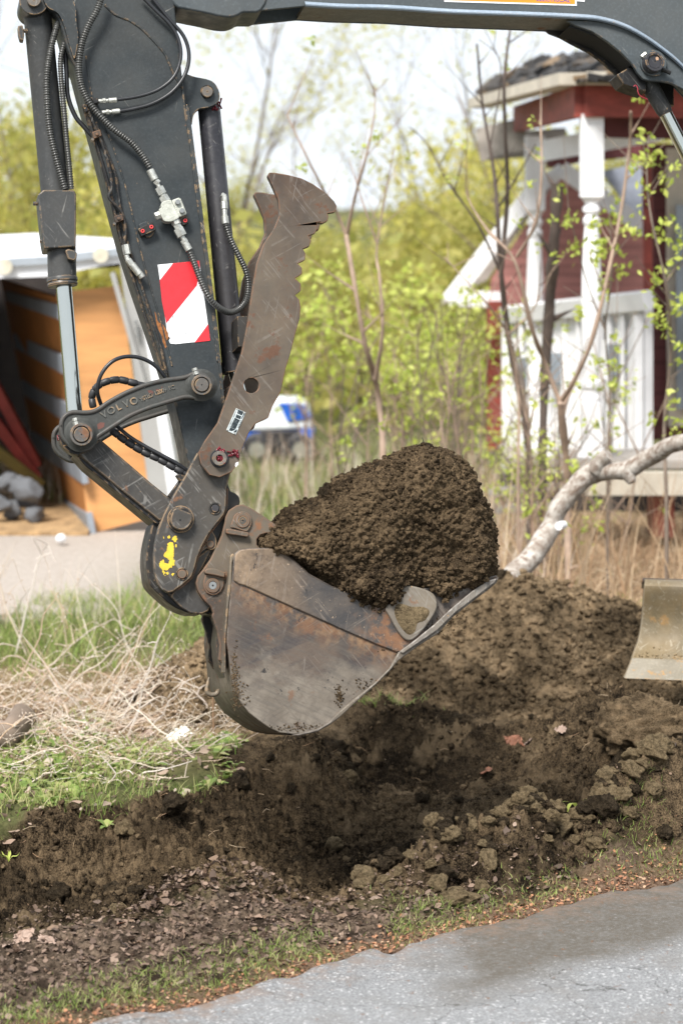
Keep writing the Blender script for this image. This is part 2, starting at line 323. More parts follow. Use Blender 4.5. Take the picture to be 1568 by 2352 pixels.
def make_road():
    xs = np.concatenate([np.linspace(-40, -2, 40)[:-1], np.linspace(-2, 2.2, 420)[:-1], np.linspace(2.2, 40, 40)]); ts = np.array([0,.004,.02,.06,.15,.3,.5,.8,1.2,2,3.2,5.0])
    P = []
    ee = fbm(np.stack([xs, xs*0, xs*0], 1), 7, 4, seed=31)*.06
    for k, tt in enumerate(ts):
        y = roadedge(xs) + .05 + ee - tt; z = np.full_like(xs, .012 if k > 1 else (-.012 if k == 0 else .004)) - .0*xs
        P.append(np.stack([xs, y, z], 1))
    V = np.concatenate(P); n = len(xs); i = np.arange(len(ts)*n).reshape(len(ts), n)
    F = np.stack([i[1:,:-1], i[1:,1:], i[:-1,1:], i[:-1,:-1]], -1).reshape(-1, 4)
    edge = np.repeat(np.clip(1-ts/.22, 0, 1), n)
    t = NT('old_asphalt')
    vo = t.n('ShaderNodeTexVoronoi', i_Scale=230, i_Vector=t.co)
    v3 = t.n('ShaderNodeTexVoronoi', i_Scale=140, i_Vector=t.co)
    st = t.n('ShaderNodeSeparateColor', i_0=vo.outputs['Color']); 
    c = t.mix(t.ramp(st.outputs[0], .15, .9), (.135,.137,.140), (.26,.263,.268))
    c = t.mix(t.ramp(t.n('ShaderNodeSeparateColor', i_0=v3.outputs['Color']).outputs[1], .93, .95), c, (.40,.40,.40))
    c = t.mix(t.math('MULTIPLY', t.ramp(t.noise(1.2, 5, .6), .35, .7), .3), c, (.28,.285,.29))
    ve = t.n('ShaderNodeTexVoronoi', feature='DISTANCE_TO_EDGE', i_Scale=1.4); wv = t.n('ShaderNodeVectorMath', operation='ADD', i_0=t.co); nv_ = t.n('ShaderNodeTexNoise', i_Scale=3.0, i_Detail=6, i_Vector=t.co); t.link(nv_.outputs['Color'], wv.inputs[1]); t.link(wv.outputs[0], ve.inputs['Vector'])
    c = t.mix(t.math('MULTIPLY', t.ramp(ve.outputs['Distance'], .007, .002), .75), c, (.05,.048,.045))
    # dried mud tracked over the right side
    mud = t.n('ShaderNodeTexCoord').outputs['Object']; sx = t.n('ShaderNodeSeparateXYZ', i_0=t.co)
    u = t.math('SUBTRACT', t.math('ADD', 6.98, t.math('MULTIPLY', sx.outputs[0], .80)), sx.outputs[1])
    g = t.math('MULTIPLY', t.ramp(t.math('ADD', sx.outputs[0], t.math('MULTIPLY', t.noise(5, 5), .35)), .34, .58), t.ramp(t.math('ADD', u, t.math('MULTIPLY', t.noise(6, 5), .35)), .90, .66))
    c = t.mix(t.math('MULTIPLY', g, t.ramp(t.noise(60, 5, .7), .3, .6, .62, .95)), c, (.095,.082,.066))
    c = t.mix(t.ramp(t.noise(24, 6, .75, off=(3,3,3)), .62, .68), c, (.15,.08,.045)); c = t.mix(t.math('MULTIPLY', t.ramp(t.noise(3.3, 6, .7, off=(1,4,3)), .52, .66), .5), c, (.17,.16,.15))
    c = t.mix(t.math('MULTIPLY', t.attr('edge'), t.ramp(t.noise(18, 6, .7), .42, .66)), c, (.20,.14,.105))
    h = t.math('ADD', vo.outputs['Distance'], t.noise(300, 3))
    m = t.done(c, .85, 0, t.bump(h, .5, .003), .1)
    link('road', mesh_np('road', V, F, m, True, {'edge': ('POINT', edge)}), kind='structure')
make_ground(); make_road()

# base clod meshes: angular broken lumps
def ico(sub):
    bm = bmesh.new(); bmesh.ops.create_icosphere(bm, subdivisions=sub, radius=1); V = np.array([v.co[:] for v in bm.verts]); F = np.array([[v.index for v in f.verts] for f in bm.faces]); bm.free(); return V, F
def clod_shape(sub, seed, flat=.7, rough=1.0, crumb=1.0):
    V, F = ico(sub); r2 = np.random.default_rng(seed)
    for k in range(9):                                        # cleave with planes
        n_ = r2.normal(size=3); n_ /= np.linalg.norm(n_); d = r2.uniform(.62, .9); s_ = V@n_; V = V - np.outer(np.maximum(s_-d, 0)*.93, n_)
    V = V*(1+rough*(.18*fbm(V, 1.7, 3, seed=seed)[:,None])) + (V/np.linalg.norm(V, axis=1)[:,None])*(.07*crumb*fbm(V, 6, 3, .6, seed=seed+3))[:,None]
    return V*np.array([1, .8, flat]), F
def scatter_mesh(name, mat, pts, sizes, sub=1, nvar=8, label=None, seed=0, flat=.7, sink=.3, kind='stuff', cat=None, par=None):
    vars_ = [clod_shape(sub, 100+seed+k, flat, 1.3) for k in range(nvar)]; Vs, Fs, off = [], [], 0; r2 = np.random.default_rng(seed)
    for p, s_ in zip(pts, sizes):
        V, F = vars_[r2.integers(nvar)]; a_ = r2.uniform(0, 6.28); b_ = r2.normal()*.5
        Rz = np.array([[math.cos(a_),-math.sin(a_),0],[math.sin(a_),math.cos(a_),0],[0,0,1]]); Rx = np.array([[1,0,0],[0,math.cos(b_),-math.sin(b_)],[0,math.sin(b_),math.cos(b_)]])
        Vs.append((V*s_)@(Rz@Rx).T + p); Fs.append(F+off); off += len(V)
    me = mesh_np(name, np.concatenate(Vs), np.concatenate(Fs), mat, sub > 1)
    return link(name, me, par, label, cat, None, kind)

# ------------------------------------------------------------ the dug heap behind the bucket
def pile_h(X, Y):
    a_ = .45*np.exp(-(((X-.58)/.78)**2+((Y-11.05)/.72)**2)**1.15)
    b_ = .34*np.exp(-(((X-1.15)/.50)**2+((Y-11.05)/.6)**2)**1.2)
    c_ = .27*np.exp(-(((X+.15)/.62)**2+((Y-10.45)/.5)**2)**1.2)
    d_ = .16*np.exp(-(((X+.5)/.42)**2+((Y-10.3)/.42)**2)**1.2) + .14*np.exp(-(((X-1.3)/.4)**2+((Y-10.2)/.5)**2)**1.2)
    return np.maximum.reduce([a_, b_, c_]) + .35*(a_+b_+c_-np.maximum.reduce([a_, b_, c_])) + d_
def pile_full(X, Y, det=True):
    z = pile_h(X, Y); z = z*(1-trench(X, Y)[0]) - .25*trench(X, Y)[0]; m = sstep(.0, .08, z); P = np.stack([X, Y, z], 1)
    if det: z = z + m*(.05*fbm(P, 4, 3, seed=40)-.055*np.abs(fbm(P, 10, 3, .6, seed=41))+.030*fbm(P, 30, 3, .6, seed=42)+.02)
    return z*1.0 - .06 + 0.0
XX, YY = np.meshgrid(np.linspace(-1.15, 2.5, 330), np.linspace(9.2, 12.7, 260)); X, Y = XX.ravel(), YY.ravel(); Z = pile_full(X, Y)
n0, n1 = XX.shape; i = np.arange(n0*n1).reshape(n0, n1); F = np.stack([i[:-1,:-1], i[:-1,1:], i[1:,1:], i[1:,:-1]], -1).reshape(-1, 4)
keep = pile_h(X, Y)[F].max(1) > .012; F = F[keep]; uq, inv = np.unique(F, return_inverse=True); F = inv.reshape(F.shape); V = np.stack([X, Y, Z], 1)[uq]
link('dirt_pile', mesh_np('dirt_pile', V, F, M['soil_pile'], True), None, 'broad heap of crumbly brown dug soil behind the bucket', 'dirt pile')
# crumbs: stuff
def surf_pts(n, xr, yr, fn, rs): x = rs.uniform(*xr, n); y = rs.uniform(*yr, n); return x, y
r2 = np.random.default_rng(5)
x, y = surf_pts(26000, (-.95, 1.9), (9.6, 11.6), None, r2); z = pile_full(x, y); k = pile_h(x, y) > .05; x, y, z = x[k], y[k], z[k]
sz = .004+.024*r2.random(len(x))**2.8
scatter_mesh('soil_crumbs', M['soil_pile'], np.stack([x, y, z], 1), sz, 1, 8, 'loose brown crumbs strewn over the dug heap', 3)
x, y = surf_pts(60000, (-1.5, 1.75), (7.1, 10.2), None, r2); tr, n_, f_ = trench(x, y); z = height(x, y); k = (y > n_-.05) & (y < f_+.05) & (vnoise(np.stack([x, y, x*0], 1), 5, 12)+.5*vnoise(np.stack([x, y, x*0], 1), 13, 13) > .9*r2.random(len(x))-.55); x, y, z = x[k], y[k], z[k]
sz = .0024+.018*r2.random(len(x))**4
scatter_mesh('trench_crumbs', M['soil'], np.stack([x, y, z], 1), sz, 1, 14, 'dark soil crumbs lying in the dug trench', 4)
# individual clods
CL = [mesh_np('soil_clod', *clod_shape(4, 50+k, .62, 1.4, 1.2), M['clod'], True) for k in range(7)]
CD = [mesh_np('soil_clod', *clod_shape(4, 70+k, .7, 1.3, 1.4), M['clod_dark'], True) for k in range(5)]
def clod(x, y, s_, dark, label, group=None, z=None, tilt=None, up=.42, st=(1,1,1)):
    o_ = link('soil_clod', (CD if dark else CL)[random.randrange(5 if dark else 7)], None, label, 'soil clod', group)
    zz = float(height(np.array([x]), np.array([y]))[0]) if z is None else z
    o_.location = (x, y, zz+s_*up); o_.scale = (s_*st[0], s_*st[1], s_*st[2]); o_.rotation_euler = tilt or (random.gauss(0,.35), random.gauss(0,.35), random.uniform(0,6.28)); return o_
g = 'broken clods heaped on the near edge of the trench'
for k in range(210):
    a_ = random.uniform(-1.5, 1.6); xx = .55+.33*a_; yy = 7.76+.50*(xx-.3)+.085*random.gauss(0, 1); s_ = random.choice((.018,.022,.026,.032,.036,.046))*random.uniform(.8, 1.25)
    if yy < roadedge(xx)+.18 or abs(a_) > 2: continue
    clod(xx, yy, s_, random.random() < .22, 'olive brown clod among the broken clods heaped beside the trench near the road', g)
g2 = 'lumps lying on the right spoil heap'
for k in range(26):
    xx = random.uniform(.85, 1.5); yy = random.uniform(8.2, 8.75)
    clod(xx, yy, random.uniform(.02,.05), random.random() < .6, 'dark lump of soil at the foot of the right spoil heap', g2)
V_, F_ = clod_shape(5, 91, .85, 1.0, 1.2); V_ = V_*(1+.05*fbm(V_, 9, 3, .65, seed=92)[:,None]+.03*fbm(V_, 24, 2, seed=93)[:,None]); o_ = link('soil_lump', mesh_np('soil_lump', V_, F_, M['soil_pile'], True), None, 'big rounded lump of soil crowning the right spoil heap', 'soil lump'); o_.location = (1.13, 8.82, .27); o_.scale = (.20, .17, .15)
V_, F_ = clod_shape(5, 96, .85, 1.0, 1.2); V_ = V_*(1+.06*fbm(V_, 9, 3, .65, seed=95)[:,None]); o_ = link('soil_lump', mesh_np('soil_lump', V_, F_, M['soil'], True), None, 'dark crumbly lump at the right picture edge below the big rounded one', 'soil lump'); o_.location = (1.30, 8.55, .13); o_.scale = (.16, .14, .12)
g3 = 'dark lumps lying in the trench'
for k in range(90):
    xx = random.uniform(-1.25, 1.0); f_ = float(np.interp(xx, FAR[:,0], FAR[:,1])); n_ = float(np.interp(xx, NEAR[:,0], NEAR[:,1])); yy = f_-abs(random.gauss(0, .35)) if random.random() < .7 else random.uniform(n_+.2, f_)
    clod(xx, max(yy, n_+.1), random.choice((.014,.018,.024,.034,.05))*random.uniform(.8,1.2), random.random() < .75, 'dark lump of soil resting on the slope of the trench', g3, up=.25)
clod(.39, 8.02, .075, False, 'tall pointed clod standing upright at the trench edge', None, tilt=(.1,.25,.3), up=.55, st=(.5,.5,1.5))
clod(.98, 8.42, .085, False, 'large blocky clod leaning below the drooping weed', None, tilt=(.2,-.55,.2), up=.35, st=(1.1,.8,1))
clod(1.22, 8.52, .10, False, 'long slab shaped clod at the right edge of the spoil', None, tilt=(.1,.35,0), up=.4, st=(1.4,.8,.7))
clod(.62, 8.0, .075, True, 'dark upright lump in the middle of the clod heap', None, tilt=(.3,.1,1), up=.35, st=(.8,.6,1.3))
clod(.36, 7.5, .055, False, 'flat tan clod resting lowest by the grass verge', None, tilt=(.05,.05,.2), up=.3, st=(1.3,1,.9))
clod(-.42, 7.68, .028, False, 'small tan clod perched behind the leaf litter hump', None, up=.9)
clod(.72, 11.2, .062, True, 'dark round clod on top of the dug heap', None, z=float(pile_full(np.array([.72]), np.array([11.2]))[0])+.02, st=(1.1,1,1))
clod(1.03, 8.78, .10, True, 'crumbling dark shoulder of soil left of the tall spoil lump', None, tilt=(0,.2,0), up=.5, st=(.6,.6,1.3))
# ------------------------------------------------------------ excavator (frame: x along the arm plane, y across the machine, z up it)
NV = Vector((-.19, 1, -.214)).normalized(); UX = Vector((1, .19, 0)).normalized(); VZ = UX.cross(NV).normalized()
MX = Matrix((( UX.x, NV.x, VZ.x, 0), (UX.y, NV.y, VZ.y, 0), (UX.z, NV.z, VZ.z, 0), (0,0,0,1))); O0 = Vector((0, 8, CH-726*8/FP))
MX.translation = O0; MI = MX.inverted(); CAMP = Vector((0, 0, CH))
def L(px, py, w_=0.0):
    d = Vector(((px-784)/FP, 1, -(py-HZ)/FP)); s_ = (w_-NV.dot(CAMP-O0))/NV.dot(d); p = MI @ (CAMP+d*s_); return Vector((p.x, w_, p.z))
U = 1/695.0                                                     # metres per photo unit at the machine
zA = lambda p: [(x/2, y/2) for x, y in p]
zR2 = lambda p: [(784+x/2, y/2) for x, y in p]
zC = lambda p: [(x/2, 689+y/2) for x, y in p]
zE = lambda p: [(114.8+x*.2929, 775+y*.2929) for x, y in p]
zF = lambda p: [(287+x*.2563, 1033.5+y*.2563) for x, y in p]
zG = lambda p: [(402+x*.5126, 1148+y*.5126) for x, y in p]
zI = lambda p: [(574.2+x*.4393, 57.4+y*.4393) for x, y in p]
zJ = lambda p: [(1090.9+x*.3043, y*.3043) for x, y in p]
zB = lambda p: [(315.8+x*.2930, 861.2+y*.2930) for x, y in p]    # 550,1500 zoom
zV = lambda p: [(229.7+x*.18308, 344.5+y*.18308) for x, y in p]  # 400,600 zoom
EX = empty('excavator', 'grey excavator with its boom, arm, steel thumb and soil filled bucket raised over the trench', 'excavator')
EX.matrix_world = MX
def plate(name, pts, w0, w1, mat, parent, holes=(), bevel=.003, smooth=0, wref=None, seg=2, label=None, closed=True):
    """traced outline cut from plate of real thickness: faces at w0 (near) and w1"""
    wr = w0 if wref is None else wref
    def prep(p): p = catmull(p, smooth, True) if smooth else p; return [L(x, y, wr) for x, y in p]
    outer = prep(pts); rings = [outer]+[[L(*q, wr) for q in h] for h in holes]
    pl = [Vector((p.x, p.z, 0)) for r in rings for p in r]; tri = tessellate_polygon([[Vector((p.x, p.z, 0)) for p in r] for r in rings]); n = len(pl)
    vs = [(p.x, w0, p.y) for p in pl]+[(p.x, w1, p.y) for p in pl]; fs = [tuple(t_) for t_ in tri]+[tuple(i+n for i in reversed(t_)) for t_ in tri]; off = 0
    for r in rings:
        m = len(r)
        for k in range(m): a_, b_ = off+k, off+(k+1) % m; fs.append((a_, b_, b_+n, a_+n))
        off += m
    mb = MB(); mb.add(vs, fs); kw = {'label': label} if label else {}
    o_ = mb.build(name, mat, parent, bevel=0, **kw); me = o_.data
    bm = bmesh.new(); bm.from_mesh(me); bmesh.ops.remove_doubles(bm, verts=bm.verts, dist=1e-5); bmesh.ops.dissolve_limit(bm, angle_limit=.001, verts=bm.verts, edges=bm.edges) if not holes else None
    bmesh.ops.recalc_face_normals(bm, faces=bm.faces); bm.to_mesh(me); bm.free()
    me.polygons.foreach_set('use_smooth', [True]*len(me.polygons)); me.set_sharp_from_angle(angle=math.radians(30))
    if bevel:
        m = o_.modifiers.new('bevel', 'BEVEL'); m.width = bevel; m.segments = seg; m.limit_method = 'ANGLE'; m.angle_limit = math.radians(40); m.use_clamp_overlap = True
    return o_
def circ(px, py, r, n=28): return [(px+r*math.cos(2*math.pi*k/n), py+r*math.sin(2*math.pi*k/n)) for k in range(n)]
def disc_mb(mb, px, py, r, w0, w1, n=32, mi=0, ch=.0015, wref=None):
    c = L(px, py, w0 if wref is None else wref); R_ = r*U; rings = [(R_-ch, w0), (R_, w0+ch), (R_, w1)]
    vs = []; fs = []
    for rr, ww in rings: vs += [(c.x+rr*math.cos(2*math.pi*k/n), ww, c.z+rr*math.sin(2*math.pi*k/n)) for k in range(n)]
    for j in range(len(rings)-1):
        for k in range(n): a_, b_ = j*n+k, j*n+(k+1) % n; fs.append((a_, b_, b_+n, a_+n))
    fs.append(tuple(range(n))); fs.append(tuple(reversed(range((len(rings)-1)*n, len(rings)*n)))); return mb.add(vs, fs, mi)
def disc(name, px, py, r, w0, w1, mat, parent, hole=0, **k):
    mb = MB(); disc_mb(mb, px, py, r, w0, w1, **k)
    if hole: disc_mb(mb, px, py, hole, w0-.0006, w0+.002, 14, 1, .0002, wref=w0)
    return mb.build(name, [mat, M['hole']], parent, smooth=35)
def ring(name, px, py, r, r2, w0, w1, mat, parent, n=36):
    mb = MB(); c = L(px, py, w0); vs = []; fs = []; prof = [(r2*U, w1), (r2*U, w0+.001), (r2*U+.001, w0), (r*U-.001, w0), (r*U, w0+.001), (r*U, w1)]
    for rr, ww in prof: vs += [(c.x+rr*math.cos(2*math.pi*k/n), ww, c.z+rr*math.sin(2*math.pi*k/n)) for k in range(n)]
    for j in range(len(prof)):
        for k in range(n): a_, b_ = j*n+k, j*n+(k+1) % n; c2 = (j+1) % len(prof); fs.append((a_, b_, c2*n+(k+1) % n, c2*n+k))
    mb.add(vs, fs); return mb.build(name, mat, parent, smooth=35)
def tube(name, pts, r, mat, parent, w_=0.0, n=12, smooth=6, corr=0, corr_amp=.27, ws=None, mb=None, build=True, mi=0):
    """pts in photo units; w_ constant or ws list (depth per point); corr = pitch of corrugation in photo units"""
    ws = ws or [w_]*len(pts); P3 = [tuple(L(x, y, q)) for (x, y), q in zip(pts, ws)]
    if smooth: P3 = catmull(P3, smooth)
    P3 = [Vector(p) for p in P3]; R_ = r*U
    if corr:
        cum = [0]; 
        for a_, b_ in zip(P3, P3[1:]): cum.append(cum[-1]+(b_-a_).length)
        stp = corr*U/4; N = int(cum[-1]/stp); arr = np.array([p[:] for p in P3]); s_ = np.arange(N)*stp
        P3 = [Vector(q) for q in np.stack([np.interp(s_, cum, arr[:,k]) for k in range(3)], 1)]
        rr = [R_*(1-corr_amp*(0, .15, 1, .6)[k % 4]) for k in range(N)]
    else: rr = R_
    mb = mb or MB(); mb.sweep(P3, rr, n, mi)
    return mb.build(name, mat, parent, smooth=60 if not corr else 80) if build else mb
def stack(name, segs, mat, parent, w_=0.0, **k):
    """a straight run of fittings: segs = [(x,y,radius,sides), ...]; each pair of points is one piece"""
    mb = MB()
    for (x0, y0, x1, y1, r, n) in segs:
        a_, b_ = L(x0, y0, w_), L(x1, y1, w_); d = (b_-a_); c_ = min(.0012, d.length*.2); d.normalize()
        mb.sweep([a_, a_+d*c_, b_-d*c_, b_], [r*U*.88, r*U, r*U, r*U*.88], n)
    return mb.build(name, mat, parent, smooth=32)
# ---- arm
arm_pts = [(98,-40),(100,-10),(107,12),(122,22),(137,48),(150,95),(160,125),(172,150),(185,200),(205,270),(222,330),(250,440),(280,550),(312,650),(345,745),(383,858),(405,940),(421,1010),(432,1063),(455,1120),(500,1110),(522,1050),(520,1000),(513,930),(505,830),(495,750),(465,525),(442,360),(425,240),(420,190),(402,20),(400,-40)]
arm = plate('arm', arm_pts, 0.0, .20, M['arm'], EX, bevel=.006, seg=3)
mb = MB()
for pts, r in ((zA([(480,20),(530,65),(590,90),(650,130),(710,190),(760,250),(785,310),(805,350),(830,400)]), 3.0), ([(418,190),(424,245),(437,330),(448,420),(462,520),(476,620),(490,730),(500,830)], 2.6), (zA([(395,255),(405,330),(425,440),(500,620),(560,800),(600,950),(640,1130),(700,1350),(740,1480),(790,1680)]), 2.0)):
    mb.sweep([Vector(p) for p in catmull([tuple(L(*q, -.001)) for q in pts], 6)], [r*U*random.uniform(.85,1.15) for _ in range((len(pts)-1)*6+1)], 8)
mb.build('weld_bead', M['arm'], arm, smooth=60)
plate('edge_flange', [(434,250),(448,350),(470,520),(487,650),(500,752),(514,900),(519,960),(514,960),(508,900),(494,755),(464,530),(441,355),(427,250)], -.005, .02, M['arm'], arm, bevel=.002, smooth=3)
plate('boss_plate', zA([(200,-40),(300,-40),(345,20),(350,90),(360,170),(348,250),(338,262),(318,200),(296,120),(268,60),(215,26)]), -.022, -.0, M['arm'], arm, bevel=.006, smooth=4, seg=3)
lug = plate('cylinder_lug', zA([(838,345),(900,352),(960,365),(990,385),(1008,425),(1003,465),(960,490),(912,500),(888,530),(878,570),(850,470)]), .035, .06, M['arm'], arm, smooth=4, bevel=.003)
plate('cylinder_lug', zA([(838,345),(900,352),(960,365),(990,385),(1008,425),(1003,465),(960,490),(912,500),(888,530),(878,570),(850,470)]), .14, .165, M['arm'], arm, smooth=4)
disc('lug_pin', 476, 209, 13.5, .018, .17, M['pin'], lug, hole=1.6); ring('pin_collar', 476, 209, 15.5, 13.8, .026, .036, M['dark'], lug)
mb = MB()
for k in range(16): mb.sweep([L(497+random.uniform(-12,12), 238+random.uniform(-14,14), .06), L(497+random.uniform(-10,12), 238+random.uniform(-14,12), .07)], [2.6*U, .8*U], 6)
mb.build('grease', M['grease'], arm, smooth=80)
# rusty paint loss beside the sticker
plate('rust_patch', zV([(0,0)]) and [(355,714),(359,722),(361,735),(366,741),(372,742),(379,752),(386,764),(387,776),(381,784),(384,792),(380,800),(374,786),(371,770),(364,757),(359,742)], -.0016, 0, plain('bare_rust', (.26,.10,.03), .9, 0, .5, 90, .6), arm, bevel=0)
# warning sticker
ST = plate('warning_sticker', [(362,607.5),(457.5,598),(470,690),(482.5,782),(420,788),(404,790),(391,788.5),(388,782),(391,776),(386,771),(384,765),(374,690)], -.0014, -.0002, M['white_st'], arm, bevel=0)
plate('red_stripe', [(397.5,604),(457.5,598),(459,612),(452,655),(382,742),(372,692),(367,643)], -.0020, -.0013, M['red_st'], ST, bevel=0)
plate('red_stripe', [(478,744),(482.5,782),(447,786)], -.0020, -.0013, M['red_st'], ST, bevel=0)
mb = MB()
for k in range(16):
    x_, y_ = random.choice(((404,745),(430,755),(436,765),(398,735)))
    x_ += random.gauss(0,5); y_ += random.gauss(0,9); p = L(x_, y_, -.0016); q = L(x_+random.uniform(-1,2.5), y_+random.uniform(1.5,6), -.0016); mb.beam(p, q, .0006, .0016+random.random()*.0018, up=(0,1,0))
mb.build('scuff_mark', M['dark'], ST)
# port blocks and hose fittings on the arm
for pts, ports in ((zV([(478,985),(655,893),(705,980),(700,1000),(520,1080)]), ((536,1012),(646,960))), (zV([(1000,850),(1085,812),(1120,895),(1090,925),(1030,945)]), ((1070,880),))):
    bl = plate('port_block', pts, -.03, 0, M['dark'], arm, bevel=.002)
    for p in ports:
        q = zV([p])[0]; ring('port_plug', *q, 4.6, 2.0, -.034, -.028, M['red'], bl, 20)
plate('block_bracket', zV([(490,960),(500,920),(560,895),(600,893),(620,915),(660,960),(680,1030),(640,1085),(570,1085)]), -.012, 0, M['arm'], arm, smooth=3)
vb = plate('valve_body', zV([(765,675),(800,640),(880,620),(905,650),(935,720),(985,800),(990,840),(930,880),(860,895),(800,880),(770,820),(740,740),(770,720)]), -.060, -.022, M['zinc_cast'], arm, smooth=3, bevel=.007, seg=3)
plate('valve_flange', zV([(900,625),(990,590),(1015,605),(1090,790),(1080,805),(1000,838),(960,800),(930,720)]), -.045, -.002, M['zinc_cast'], vb, bevel=.003)
for p in ((976,648),(1030,757)): q = zV([p])[0]; disc('flange_bolt', *q, 6, -.056, -.044, M['bluebolt'], vb, n=28)
stack('side_plug', [(*zV([(790,800)])[0], *zV([(745,815)])[0], 12, 18), (*zV([(755,810)])[0], *zV([(690,835)])[0], 9.5, 6)], M['zinc'], vb, -.040)
f = lambda *a: tuple(zV([(a[0],a[1])])[0])+tuple(zV([(a[2],a[3])])[0])+(a[4], a[5])
stack('upper_coupling', [f(625,245,690,375,9.6,16), f(690,380,735,420,8.2,6), f(715,410,745,470,5.2,16), f(735,465,785,555,11,6), f(775,540,800,580,8,16), f(785,575,830,650,12,6)], M['zinc'], vb, -.042)
stack('lower_coupling', [f(930,850,965,935,11,6), f(955,930,990,985,9.5,6), f(975,980,1030,1080,12.5,6), f(1020,1075,1055,1130,6.4,16), f(1040,1125,1070,1165,9,6), f(1062,1160,1120,1255,8.8,16)], M['zinc'], vb, -.042)
hose1 = tube('guarded_hose', zA([(470,-30),(445,45),(405,118),(376,200),(362,300),(372,385),(402,455),(452,522),(522,592),(600,650),(652,710),(690,770)]), 8.4, M['rub2'], EX, corr=6.0, ws=[-.05,-.05,-.045,-.042,-.04,-.04,-.042,-.045,-.045,-.044,-.043,-.042])
tube('guarded_hose', zA([(870,1152),(895,1215),(925,1295),(962,1368),(1005,1412),(1050,1434),(1095,1420),(1130,1378),(1141,1310),(1128,1240),(1092,1165),(1058,1095),(1036,1025)]), 7.8, M['rub2'], EX, corr=6.0, ws=[-.042,-.045,-.05,-.05,-.03,0,.03,.05,.055,.05,.045,.04,.035])
tube('plain_hose', zA([(640,-30),(720,50),(782,112),(820,180),(830,262),(800,348),(730,408),(640,440),(538,456)]), 4.3, M['rubber'], EX, w_=-.03)
tube('plain_hose', zA([(685,-30),(770,78),(842,162),(868,250),(850,340),(790,420),(700,474),(605,500),(550,509)]), 4.6, M['rubber'], EX, w_=-.02)
stack('hose_end', [(268,228.5,249,230,6.2,14),(249,230,243,230.5,4.5,14),(243,230.5,235,231,6.2,6),(235,231,226,231.5,5,14)], M['zinc'], EX, -.03)
stack('hose_end', [(275,254,257,256,6.4,14),(257,256,251,256.5,4.6,14),(251,256.5,243,257,6.4,6),(243,257,234,257.5,5,14)], M['zinc'], EX, -.02)
plate('fitting_block', [(208,222),(224,224),(228,234),(216,238)], -.045, -.005, M['dark'], EX); plate('fitting_block', [(188,238),(200,238),(206,252),(196,258)], -.03, -.005, M['dark'], EX)
# hard lines down the arm's left edge
for pts, r, w_ in ((zA([(395,480),(430,565),(470,660),(505,780),(512,860),(500,905),(530,940),(562,980),(578,1060),(572,1110),(590,1180),(605,1240)]), 3.6, -.022), (zA([(440,560),(485,680),(530,800),(545,900),(560,1000),(590,1130),(630,1250),(690,1440),(730,1560),(765,1715)]), 3.2, -.012), (zA([(400,520),(450,680),(500,850),(530,980),(556,1100),(596,1230),(650,1400),(700,1560),(748,1700)]), 3.4, -.006), (zA([(386,500),(432,640),(480,800),(520,960),(548,1080),(580,1200)]), 3.4, .012)):
    tube('hydraulic_line', pts, r, M['dark'], EX, w_=w_)
for cx, cy in ((222,308),(272,502)):
    cl_ = plate('line_clamp', [(cx-10,cy-6),(cx+8,cy-12),(cx+12,cy+2),(cx-6,cy+10)], -.034, -.004, M['ear'], EX, bevel=.002)
    disc('clamp_bolt', cx-9, cy+11, 4.2, -.03, -.005, M['pin'], cl_, n=6); disc('clamp_bolt', cx+1, cy-1, 3.8, -.042, -.03, M['ear'], cl_, n=6)
stack('line_coupling', [f(320,1185,345,1310,9.5,6), f(330,1310,350,1380,6,14), f(350,1370,400,1440,8,8), f(400,1430,500,1560,8.6,16), f(500,1545,535,1600,7.4,16)], M['zinc'], EX, -.03)
stack('line_coupling', [(284,555,290,590,8,6),(288,590,300,614,5.5,14),(297,608,306,622,7,10)], M['dark'], EX, -.012)
# ---- bucket cylinder (left)
cyl = MB(); cyl.sweep([L(80,-40,.08), L(84,20,.08), L(85.5,28,.08), L(126,437,.08), L(141,560,.08), L(143,642,.08)], [36*U, 36*U, 33*U, 33*U, 33*U, 33*U], 36)
CY = cyl.build('bucket_cylinder', M['cyl2'], EX, smooth=40)
disc('cylinder_eye', 78, 0, 34, -.0, .15, M['cyl2'], CY); disc('eye_pin', 78, -2, 16, -.02, .02, M['pin'], CY, hole=2)
cyl = MB(); a_, b_ = L(142.5,637,.08), L(144,657,.08); d = (b_-a_)*.15; cyl.sweep([a_, a_+d, a_+d*3, a_+d*3.3, b_-d*1.4, b_], [34*U, 35.5*U, 35.5*U, 33*U, 35*U, 33.5*U], 36); cyl.build('gland', M['cyl2'], CY, smooth=35)
rod = MB(); rod.sweep([L(146,650,.08), L(171,948,.08)], 18.2*U, 32); rod.build('piston_rod', M['chrome'], CY, smooth=40)
bx_ = plate('guard_bracket', [(87,446),(100,435),(170,435.5),(175,445),(174.5,566),(102,570),(98,552)], .012, .13, M['cyl2'], CY, bevel=.004, seg=3)
for p in ((81,467),(96,553),(56,70)): stack('bracket_bolt', [(p[0]-5,p[1],p[0]+8,p[1],5,6)], M['cyl2'], bx_, .06)
plate('port_boss', [(150,574),(158,571),(172,575),(177,580),(176,592),(170,598),(156,594)], .005, .05, M['cyl2'], CY, bevel=.003)
plate('hose_tab', [(41,58),(52,56),(56,78),(54,92),(46,90),(42,76)], .03, .07, M['cyl2'], CY, bevel=.003)
tube('guarded_hose', zA([(280,70),(258,130),(232,230),(216,340),(216,450),(228,590),(258,725),(300,872)]), 8.2, M['rub2'], EX, corr=6.0, ws=[.03,.025,.02,.015,.012,.012,.015,.02])
tube('guarded_hose', zA([(298,190),(280,260),(280,340),(292,480),(306,640),(318,760),(328,872)]), 7, M['rub2'], EX, corr=6.0, w_=.04)
tube('plain_hose', zA([(298,200),(305,330),(312,440),(345,530),(385,580),(425,625)]), 5.5, M['rubber'], EX, w_=.06)
